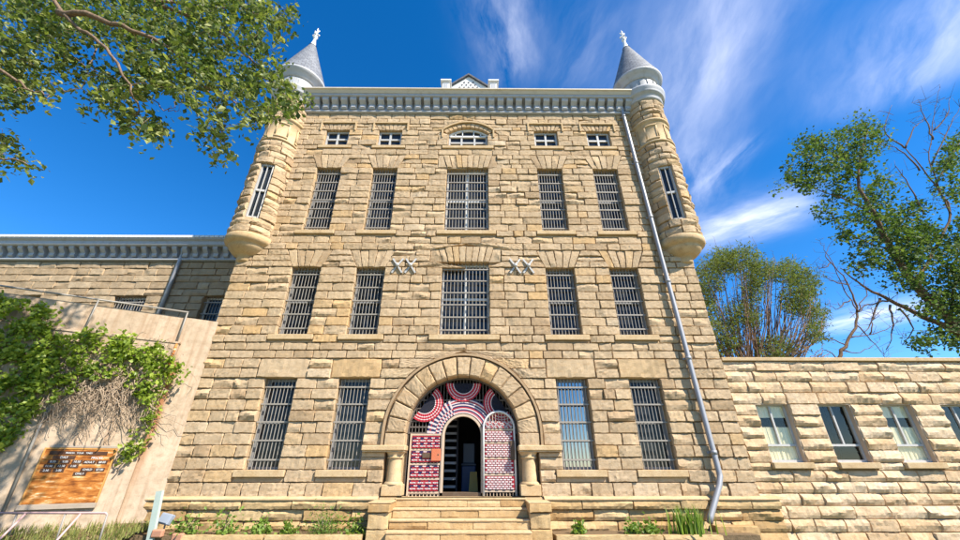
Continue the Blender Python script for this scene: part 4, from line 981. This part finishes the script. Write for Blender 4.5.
for _ in range(330):                                            # bare tangle under the leaves
    u, v = rnd.uniform(45, 150), rnd.uniform(362, 392); L = rnd.uniform(25, 75); an = rnd.gauss(2.0, .45)
    q = [(u, v)]
    for i in range(3):
        an += rnd.gauss(0, .3); u += math.cos(an) * L / 3; v += math.sin(an) * L / 3 * .9; q.append((u, v))
    if q[-1][1] < 462 and q[-1][0] > 30: vstem(q, rnd.uniform(.006, .016))
for _ in range(60):
    u, v = rnd.uniform(0, 180), rnd.uniform(325, 375); q = [(u, v)]
    for i in range(3): u += rnd.uniform(-16, 16); v += rnd.uniform(-2, 18); q.append((u, v))
    vstem(q, rnd.uniform(.004, .012))
for q in ([(12, 440), (40, 400), (80, 370), (120, 350)], [(116, 462), (140, 430), (150, 400), (160, 372)], [(120, 470), (146, 440), (157, 405), (168, 378)], [(0, 390), (40, 365), (90, 350), (150, 345)], [(100, 450), (112, 420), (125, 385), (135, 350)], [(75, 445), (90, 410), (110, 380), (128, 345)]): vstem(q, .016)
stems.build('stems', M['twig'], vine)

# ================================================================== TREES
# overhanging cottonwood: its trunk stands out of the picture at the left
tl = Vector((-11.8, -8.2, 0)); tree = thing('cottonwood_tree', 'overhanging tree with small glossy leaves reaching over the left turret', 'tree', tl)
wd = MB(); sk = []
limb(wd, [(0, 0, -.2), (.05, .05, 3), (.2, .1, 6), (.5, .2, 9)], .38, .24, .02, 10); top = Vector((.5, .2, 9.0))
def lb(pix, r0, r1, start=None):
    pts = ([start] if start is not None else []) + [at(u, v, Y) - tl for u, v, Y in pix]; w = limb(wd, pts, r0, r1, .03, 7, 5); sk.extend(w[3:]); return w
lb([(20, -25, -7.8), (60, 12, -7.7), (95, 38, -7.6), (118, 66, -7.6), (132, 92, -7.4), (142, 120, -7.0)], .06, .012, top)
lb([(60, 12, -7.7), (110, 22, -7.6), (165, 45, -7.2), (205, 85, -6.2), (222, 135, -6.1)], .07, .012)
lb([(90, -25, -7.4), (150, 0, -6.6), (215, 28, -6.2), (250, 60, -6.0), (285, 95, -5.9)], .10, .012, top)
lb([(150, 0, -6.6), (220, 8, -6.2), (290, 22, -6.0)], .05, .008)
lb([(-60, 20, -8.0), (-10, 60, -7.6), (20, 85, -7.4), (50, 95, -7.3)], .07, .01, top)
lb([(-80, 110, -8.0), (-20, 150, -7.7), (28, 165, -7.5)], .05, .008, top - Vector((0, 0, 1)))
lb([(205, 85, -6.2), (240, 105, -6.1), (262, 125, -6.0)], .03, .007)
lb([(95, 38, -7.0), (90, 75, -7.0), (66, 92, -7.0)], .02, .005)
wd_bare = [(150, 100, -6.8), (170, 108, -6.8), (183, 92, -6.8)]; lb(wd_bare, .014, .004); lb([(170, 108, -6.8), (176, 112, -6.8), (182, 100, -6.8)], .008, .003)
EL = [(10, 25, 42, 32), (15, 68, 36, 28), (30, 90, 28, 12), (6, 108, 16, 6), (8, 163, 26, 10), (4, 145, 14, 10), (60, 12, 50, 20), (70, 45, 20, 26), (110, 22, 55, 26), (165, 22, 60, 28), (222, 22, 58, 26), (272, 14, 26, 16), (287, 30, 10, 12),
      (85, 78, 22, 8), (112, 92, 22, 12), (132, 76, 34, 24), (172, 62, 42, 28), (205, 86, 34, 22), (242, 68, 40, 30), (268, 88, 28, 14), (294, 99, 18, 8), (142, 124, 22, 11), (152, 130, 14, 9), (126, 110, 16, 9), (214, 130, 20, 17), (222, 150, 12, 8), (250, 118, 16, 12), (275, 106, 12, 7), (70, 89, 5, 3), (87, 106, 4, 4), (60, -25, 120, 25), (200, -25, 90, 22), (-40, 60, 30, 70)]
pos, tint = foliage(EL, -6.6, .9, 1150, 19, .115, sk, wd, .008, tl, .1, .5)
wd.build('trunk', M['bark_pale'], tree); leaves('crown', pos, .12, M['leaf_front'], tree, tint, up=.3, jitter=.5)

# broad tree behind the annex, at the right edge
tl = at(1010, 470, 9.0); tl.z = 0; tree = thing('broadleaf_tree', 'tall leafy tree with dead top branches rising behind the annex at the right', 'tree', tl); wd = MB(); sk = []
lb([(1000, 420, 9), (985, 360, 9), (962, 334, 9)], .42, .30, Vector((0, 0, -.2)))
lb([(985, 360, 9), (950, 318, 9), (915, 285, 8.8), (892, 250, 8.7), (875, 215, 8.2), (858, 180, 8.2), (868, 130, 8.5)], .36, .04)
lb([(962, 334, 9), (930, 320, 8.8), (890, 300, 8.6), (862, 286, 8.5), (840, 268, 8.5)], .2, .02)
lb([(915, 285, 8.8), (935, 250, 9), (950, 215, 9), (935, 185, 9), (905, 148, 9)], .12, .03)
dead = []
for q in ([(950, 215, 9), (940, 190, 9), (930, 160, 9), (934, 115, 9), (940, 88, 9)], [(932, 165, 9), (948, 130, 9), (962, 104, 9)], [(905, 148, 9), (885, 130, 9), (892, 105, 9)], [(920, 170, 9), (900, 150, 9), (880, 145, 9)], [(935, 185, 9), (955, 150, 9.2), (975, 125, 9.2)], [(925, 215, 9), (905, 180, 9), (895, 165, 9)], [(905, 148, 9), (915, 128, 9), (925, 118, 9)], [(933, 140, 9), (926, 120, 9), (918, 100, 9)], [(934, 130, 9), (945, 118, 9), (950, 98, 9)],
          [(890, 300, 8.6), (868, 305, 8.6), (850, 318, 8.6)], [(890, 305, 8.6), (893, 330, 8.6), (886, 350, 8.6)], [(900, 308, 8.6), (912, 328, 8.6), (902, 345, 8.6)], [(880, 298, 8.6), (872, 320, 8.5), (860, 336, 8.5)]):
    w_ = lb(q, .065, .010); del sk[-len(w_[3:]):]; dead += w_
for _ in range(110):
    s0 = rnd.choice(dead); wd.tube([s0, s0 + Vector((rnd.gauss(0, .3), rnd.gauss(0, .3), rnd.uniform(-.1, .5))), s0 + Vector((rnd.gauss(0, .6), rnd.gauss(0, .5), rnd.uniform(0, 1.1)))], [.018, .012, .005], 4)
lb([(875, 215, 8.6), (845, 200, 8.5), (815, 188, 8.4), (795, 175, 8.4)], .07, .01); lb([(892, 250, 8.7), (862, 240, 8.5), (835, 225, 8.4)], .06, .01); lb([(858, 180, 8.5), (835, 155, 8.4), (815, 140, 8.4)], .05, .01); lb([(950, 318, 9), (955, 290, 9), (965, 250, 9)], .12, .04)
EL = [(866, 122, 16, 14), (862, 140, 26, 16), (833, 150, 30, 18), (812, 145, 16, 10), (800, 168, 20, 16), (818, 178, 26, 18), (850, 178, 30, 26), (882, 198, 24, 24), (838, 212, 26, 10), (870, 232, 34, 20), (915, 222, 26, 22), (945, 178, 16, 22), (958, 150, 14, 18), (932, 250, 34, 26), (955, 290, 22, 36), (905, 272, 26, 18), (872, 260, 22, 10), (946, 338, 20, 12), (925, 342, 14, 8), (985, 250, 30, 80), (785, 182, 10, 8), (858, 262, 14, 7), (900, 245, 24, 20), (935, 305, 26, 14)]
pos, tint = foliage(EL, 8.8, 1.5, 1050, 21, .23, sk, wd, .016, tl, .1, .5)
wd.build('trunk', M['bark'], tree); leaves('crown', pos, .23, M['leaf_right'], tree, tint, up=.4)

# feathery tree next to the block
tl = at(762, 470, 7.0); tl.z = 0; tree = thing('feathery_tree', 'bushy feathery tree with many brown stems behind the annex, close to the main wall', 'tree', tl); wd = MB(); sk = []
for i in range(150):
    u1 = rnd.uniform(690, 832); v1 = 262 + abs(u1 - 752) ** 1.6 * .05 + rnd.uniform(-14, 50); yy = 7 + rnd.uniform(-1.3, 1.3)
    if u1 > 790: v1 = max(v1, 285)
    mu = 762 + (u1 - 762) * .45; lb([(762 + rnd.uniform(-8, 8), 440, 7), (mu + rnd.uniform(-8, 8), 370, (yy + 7) / 2), (u1 * .7 + mu * .3, v1 * .6 + 370 * .4, yy), (u1, v1, yy)], .045, .008)
for q in ([(715, 300, 7), (702, 262, 7), (697, 246, 7)], [(780, 300, 7), (792, 268, 7), (796, 254, 7)], [(745, 300, 7), (738, 262, 7), (728, 240, 7)], [(750, 290, 7), (758, 255, 7), (752, 236, 7)], [(740, 280, 7), (722, 255, 7), (712, 236, 7)], [(765, 290, 7), (775, 262, 7), (770, 250, 7)], [(800, 330, 7), (812, 300, 7), (818, 284, 7)], [(790, 330, 7), (812, 318, 7), (830, 300, 7)]): lb(q, .02, .005)
EL = [(722, 262, 20, 12), (742, 262, 20, 14), (708, 280, 14, 16), (762, 274, 14, 12), (788, 272, 18, 10), (803, 284, 16, 14), (700, 318, 14, 34), (815, 318, 10, 12), (795, 300, 14, 14), (722, 345, 18, 12), (775, 348, 20, 9), (738, 318, 22, 16), (752, 290, 12, 10), (815, 335, 8, 6)]
pos, tint = foliage(EL, 7, 1.5, 1050, 20, .2, sk, wd, .010, tl, 0, .55)
wd.build('trunk', M['stem'], tree); leaves('crown', pos, .2, M['leaf_bush'], tree, tint, up=.3, aspect=.26)

# bare tree between them
tl = at(840, 470, 6.0); tl.z = 0; tree = thing('bare_tree', 'small leafless tree between the two leafy trees behind the annex', 'tree', tl); wd = MB(); sk = []
lb([(842, 420, 6), (838, 362, 6), (850, 338, 6), (858, 312, 6), (848, 285, 6), (836, 268, 6)], .13, .02, Vector((0, 0, -.2)))
for q in ([(850, 338, 6), (880, 332, 6), (905, 318, 6)], [(846, 345, 6), (826, 338, 6), (812, 340, 6)], [(858, 312, 6), (845, 290, 6.1), (825, 250, 6.1), (818, 240, 6.1)], [(848, 285, 6), (830, 280, 6), (820, 272, 6)], [(858, 312, 6), (866, 290, 6), (858, 270, 6)], [(840, 360, 6), (825, 350, 6), (818, 357, 6)], [(856, 325, 6), (876, 345, 6), (885, 358, 6)], [(850, 300, 6), (838, 308, 6), (826, 305, 6)], [(836, 268, 6), (826, 256, 6), (830, 244, 6)], [(842, 350, 6), (860, 352, 6), (880, 340, 6)], [(870, 334, 6), (874, 318, 6), (884, 308, 6)], [(832, 262, 6), (822, 268, 6), (814, 262, 6)]): lb(q, .035, .006)
for _ in range(90):
    s0 = rnd.choice(sk); wd.tube([s0, s0 + Vector((rnd.gauss(0, .25), rnd.gauss(0, .2), rnd.uniform(0, .35))), s0 + Vector((rnd.gauss(0, .45), rnd.gauss(0, .3), rnd.uniform(.1, .7)))], [.01, .007, .003], 4)
wd.build('trunk', M['bark'], tree)

# ================================================================== GROUND AND BEDS
g = MB(); n = 40
g.add([(-300, -300, -.24), (300, -300, -.24), (300, 300, -.24), (-300, 300, -.24)], [(0, 1, 2, 3)]); tag(g.build('ground', M['ground']), kind='structure')
g = MB(); g.add([(-2.2, -40, -.236), (2.2, -40, -.236), (2.2, -1.2, -.236), (-2.2, -1.2, -.236)], [(0, 1, 2, 3)]); tag(g.build('path', M['path']), kind='structure')
g = MB()
for x0, x1 in ((-8.2, -2.42), (2.42, 7.6)):
    g.box(x0, x1, -.92, -.1, -.1, .11)
g.add([(-14, -3.2, .10), (-8.2, -1.0, .16), (-8.2, -.1, .30), (-14, -2.4, .42), (-14, -5.0, -.3), (-8.2, -2.4, -.3)], [(0, 1, 2, 3), (4, 5, 1, 0)]); tag(g.build('bed_soil', M['soil']), kind='structure')
def kerb(x0, x1, y, label, mat='kerb', hgt=.14):
    S = QB(); stone(S, [(x0, -.1), (x1, -.1), (x1, hgt), (x0, hgt)], depth=.16, bulge=.03, ridge=.5, mapf=lambda V: V + np.array([0, y - .08, 0])); o = S.build('kerb_stone', M['stone_base']); return tag(o, label, 'kerb stone', 'kerb stones of the front beds')
kerb(-6.95, -4.85, -.95, 'long rough kerb stone edging the bed below the outermost left window'); kerb(-4.83, -2.42, -.95, 'kerb stone edging the bed right beside the left step pier')
kerb(2.42, 5.1, -.95, 'kerb stone edging the bed right beside the right step pier', hgt=.13); kerb(5.12, 6.6, -.95, 'short kerb stone in front of the tall iris clump', hgt=.13)
for (u, v, Y, lab) in ((178, 537, -1.0, 'worn red brick lying next to the green post'), (158, 533, -1.0, 'rounded red brick at the foot of the green post')):
    q = at(u, v, Y); b = MB(); b.bev(-.14, .14, -.06, .06, -.1, .08, .03); tag(b.build('loose_brick', M['brick'], loc=(q.x, q.y, q.z)), lab, 'brick', 'loose bricks by the bed')
# stone lump by the pipe foot
S = QB(); stone(S, [(6.75, -.1), (7.9, -.1), (7.9, .26), (6.75, .26)], depth=.3, bulge=.08, base=.0, mapf=lambda V: V + np.array([0, -.48, 0])); o = S.build('stone_block', M['stone_base']); tag(o, 'rough stone block at the foot of the drainpipe', 'stone')

def blades(name, spots, mat, parent=None, h=(.1, .25), w=.012, lean=.4, seg=2):
    """narrow bent blades; spots are (x, y, z)"""
    Bq = QB()
    for x, y, z in spots:
        L = rnd.uniform(*h); a = rnd.uniform(0, 2 * PI); b = rnd.uniform(.1, lean) * L; ww = w * rnd.uniform(.7, 1.4); px, py = -math.sin(a) * ww, math.cos(a) * ww; vs = []
        for k in range(seg + 1):
            t = k / seg; cx, cy, cz = x + math.cos(a) * b * t * t, y + math.sin(a) * b * t * t, z + L * t * (1 - .15 * t); s_ = 1 - .85 * t; vs += [(cx - px * s_, cy - py * s_, cz), (cx + px * s_, cy + py * s_, cz)]
        Bq.add(np.array(vs), [(2 * k, 2 * k + 1, 2 * k + 3, 2 * k + 2) for k in range(seg)], min(1, max(0, rnd.gauss(.5, .25))))
    return Bq.build(name, mat, parent)
sp = []
for _ in range(8000):
    x = rnd.uniform(-13.5, -7.9); y = rnd.uniform(-3.6, -.4); k = (x + 8.42) * (-2.48) / (-4.65)
    yw = -.12 - abs((x + 8.42) * .533)
    if x > -8.42: yw = -.25
    if y > yw - .22: continue
    sp.append((x, y, .04 + max(0, .3 + (y - yw) * .2)))
tag(blades('grass', sp, M['blade'], None, (.06, .22), .012), 'yellowish rough grass at the foot of the concrete wall', 'grass', kind='stuff')
def plant(u, v, Y, kind, size, label, name):
    q = at(u, v, Y); q.z = .11; size *= 1.3; t = thing(name, label, 'plant', q, 'plants in the front beds')
    if kind == 'blade':
        blades('leaf_clump', [(rnd.gauss(0, size * .4), rnd.gauss(0, size * .25), 0) for _ in range(150)], M['leaf_bed'], t, (size * .7, size * 1.25), .024, .28, 4)
    else:
        ps = [(rnd.gauss(0, size * .34), rnd.gauss(0, size * .28), abs(rnd.gauss(0, .42)) * size) for _ in range(760 if kind == 'fine' else 190)]
        leaves('leaf_clump', ps, .07 if kind == 'fine' else .11, M['leaf_bed'], t, np.array([rnd.gauss(.5 if kind == 'leafy' else .35, .2) for _ in ps]), up=.3, aspect=.4 if kind == 'fine' else .6)
        s_ = MB()
        for _ in range(9): s_.tube([(0, 0, -.02), (rnd.gauss(0, size * .2), rnd.gauss(0, size * .15), size * .6)], [.008, .003], 4)
        s_.build('stem', M['twig'], t)
for a in ((188, 524, -.7, 'leafy', .40, 'spreading yellow-green weed close to the floodlight', 'weed'), (226, 524, -.7, 'leafy', .42, 'light green weed below the outermost left window', 'weed'), (262, 525, -.7, 'leafy', .30, 'small weed between the light green weed and the round bush', 'weed'), (288, 526, -.7, 'leafy', .2, 'sparse seedling just left of the round bush', 'weed'),
          (325, 522, -.65, 'fine', .48, 'rounded dense bright green bush in the left bed', 'small_bush'), (357, 524, -.7, 'leafy', .34, 'broad-leaved plant against the left step pier', 'weed'), (578, 528, -.7, 'leafy', .2, 'tiny seedling near the right step pier', 'weed'),
          (633, 527, -.7, 'leafy', .24, 'small pale weed in the right bed, first left of the iris', 'weed'), (651, 527, -.7, 'leafy', .24, 'low weed standing nearest the left side of the iris', 'weed'), (688, 524, -.65, 'blade', .48, 'tall dense clump of green iris blades beside the drainpipe foot', 'iris_clump')): plant(*a)

# ------------------------------------------------------------------ small things at the left
q = at(152, 534, -1.0); t = thing('metal_post', 'pale green steel channel post leaning at the end of the concrete wall', 'post', (q.x, -1.0, 0)); tp = at(160, 491, -1.0)
p = MB(); dx = tp.x - q.x; p.box(-.075, .075, -.03, -.015, -.1, 1.10); p.box(-.075, -.06, -.015, .06, -.1, 1.10); p.box(.06, .075, -.015, .06, -.1, 1.10); o = p.build('channel', M['green_metal'], t); o.rotation_euler = (0, math.atan2(dx, 1.05), 0)
q = at(166, 520, -.7); t = thing('floodlight', 'small grey-blue floodlight tilted up in the weeds by the green post', 'lamp', (q.x, -.7, .14)); t.rotation_euler = (0, 0, R(-12))
p = MB(); p.bev(-.17, .17, -.07, .07, -.12, .12, .02); o = p.build('housing', M['lamp'], t, loc=(0, 0, .30)); o.rotation_euler = (R(-18), R(8), 0)
p = MB(); p.bev(-.14, .14, -.082, -.071, -.09, .09, .004); p.build('lens', M['lens'], o)
p = MB(); p.tube([(0, .02, -.1), (0, .02, .2)], .02, 8); p.build('stake', M['steel'], t)
yb = -1.9; A = at(-12, 516, yb); Bp = at(109, 510, yb); zt = (A.z + Bp.z) / 2
t = thing('pipe_railing', 'low faded pink pipe railing in the grass before the notice board', 'railing', (Bp.x, yb, 0))
p = MB(); lx = A.x - Bp.x - .6; p.tube([(lx, 0, zt), (-.05, 0, zt), (0, 0, zt - .04)], .024, 10); p.build('rail', M['pink'], t)
for x, m in ((0, 'steel'), (-.98, 'steel'), (-2.1, 'steel')):
    p = MB(); p.tube([(x, .0, zt - .02), (x, .06, -.05)], .02, 8); p.build('leg', M[m], t)
for x in (-.62, -1.9):
    p = MB(); p.tube([(x, 0, zt - .01), (x - .02, -.5, -.05)], .024, 8); p.build('brace', M['pink'], t)

# ================================================================== SKY
w = bpy.data.worlds.new('World'); scene.world = w; w.use_nodes = True; nt = NT(w.node_tree); bg = nt.n['Background']
sky = nt.new('ShaderNodeTexSky'); sky.sky_type = 'NISHITA'; sky.sun_disc = False; sky.sun_elevation = SUN_ALT; sky.sun_rotation = math.atan2(sd.x, sd.y)
sky.altitude = 2000; sky.air_density = 1.0; sky.dust_density = .3; sky.ozone_density = 2.5
geo = nt.new('ShaderNodeTexCoord'); N = geo.outputs['Generated']
hsv = nt.new('ShaderNodeHueSaturation', Saturation=1.37, Value=1.03, Hue=.503, Color=sky.outputs[0])
# thin cirrus on a high layer: the view direction meets a plane overhead
sep = nt.new('ShaderNodeSeparateXYZ', Vector=N); zc = nt.math('MAXIMUM', sep.outputs[2], .06)
px, py = nt.math('DIVIDE', sep.outputs[0], zc), nt.math('DIVIDE', sep.outputs[1], zc)
pc = nt.new('ShaderNodeCombineXYZ', X=px, Y=py, Z=0.).outputs[0]
def layer(u, v): d = ray(u, v); return d.x / d.z, d.y / d.z
def streak(a, b, wid, amt, sc=3.0, stretch=5.0, lo=.38, hi=.75):
    (x0, y0), (x1, y1) = layer(*a), layer(*b); ang = math.atan2(y1 - y0, x1 - x0); L = math.hypot(x1 - x0, y1 - y0) / 2
    mp = nt.new('ShaderNodeMapping', _vector_type='TEXTURE', Vector=pc); mp.inputs['Location'].default_value = ((x0 + x1) / 2, (y0 + y1) / 2, 0); mp.inputs['Rotation'].default_value = (0, 0, ang)
    wn = nt.new('ShaderNodeTexNoise', Vector=mp.outputs[0], Scale=1.7 / max(wid, .05) * .5, Detail=3.); wv_ = nt.vmath('MULTIPLY', nt.vmath('SUBTRACT', wn.outputs['Color'], (.5, .5, .5)).outputs[0], (wid * .55,) * 3).outputs[0]
    v_ = nt.vmath('ADD', mp.outputs[0], wv_).outputs[0]; s_ = nt.new('ShaderNodeSeparateXYZ', Vector=v_)
    ax = nt.math('DIVIDE', nt.math('ABSOLUTE', s_.outputs[0]), L); ay = nt.math('DIVIDE', nt.math('ABSOLUTE', s_.outputs[1]), wid)
    r2 = nt.math('ADD', nt.math('POWER', ax, 4.), nt.math('POWER', ay, 2.)); m = nt.math('EXPONENT', nt.math('MULTIPLY', r2, -1.1))
    st = nt.vmath('MULTIPLY', v_, (sc / stretch, sc, 1)).outputs[0]; nn = noise(nt, st, 1.6, 8, .6, .0)
    return nt.math('MULTIPLY', nt.math('MULTIPLY', m, nt.ramp(nn, [(lo, 0), (hi, 1)])), amt)
cl = [streak((495, -40), (515, 85), .08, .40, 6, 3.0), streak((760, -80), (665, 170), .20, .46, 4, 3.2, .2, .9), streak((735, -40), (690, 110), .12, .2, 7, 4), streak((700, 140), (688, 215), .12, .3, 6, 4), streak((685, 240), (815, 203), .17, .72, 4, 2.0, .2, .66), streak((965, -30), (905, 100), .20, .55, 4, 3, .3, .8), streak((820, 330), (940, 300), .32, .75, 3, 3, .28, .7), streak((700, 192), (755, 138), .05, .35, 8, 5), streak((610, 0), (560, 90), .10, .12, 8, 4), streak((660, 0), (600, 120), .2, .08, 5, 3)]
tot = cl[0]
for c in cl[1:]: tot = nt.math('ADD', tot, c)
tot = nt.math('MINIMUM', tot, .95)
col = nt.mix(tot, hsv.outputs[0], (6.0, 6.1, 6.9))
nt.l.new(col, bg.inputs[0]); bg.inputs[1].default_value = .113
scene.render.engine = 'CYCLES'; scene.cycles.use_denoising = True; scene.cycles.max_bounces = 8; scene.cycles.transparent_max_bounces = 12
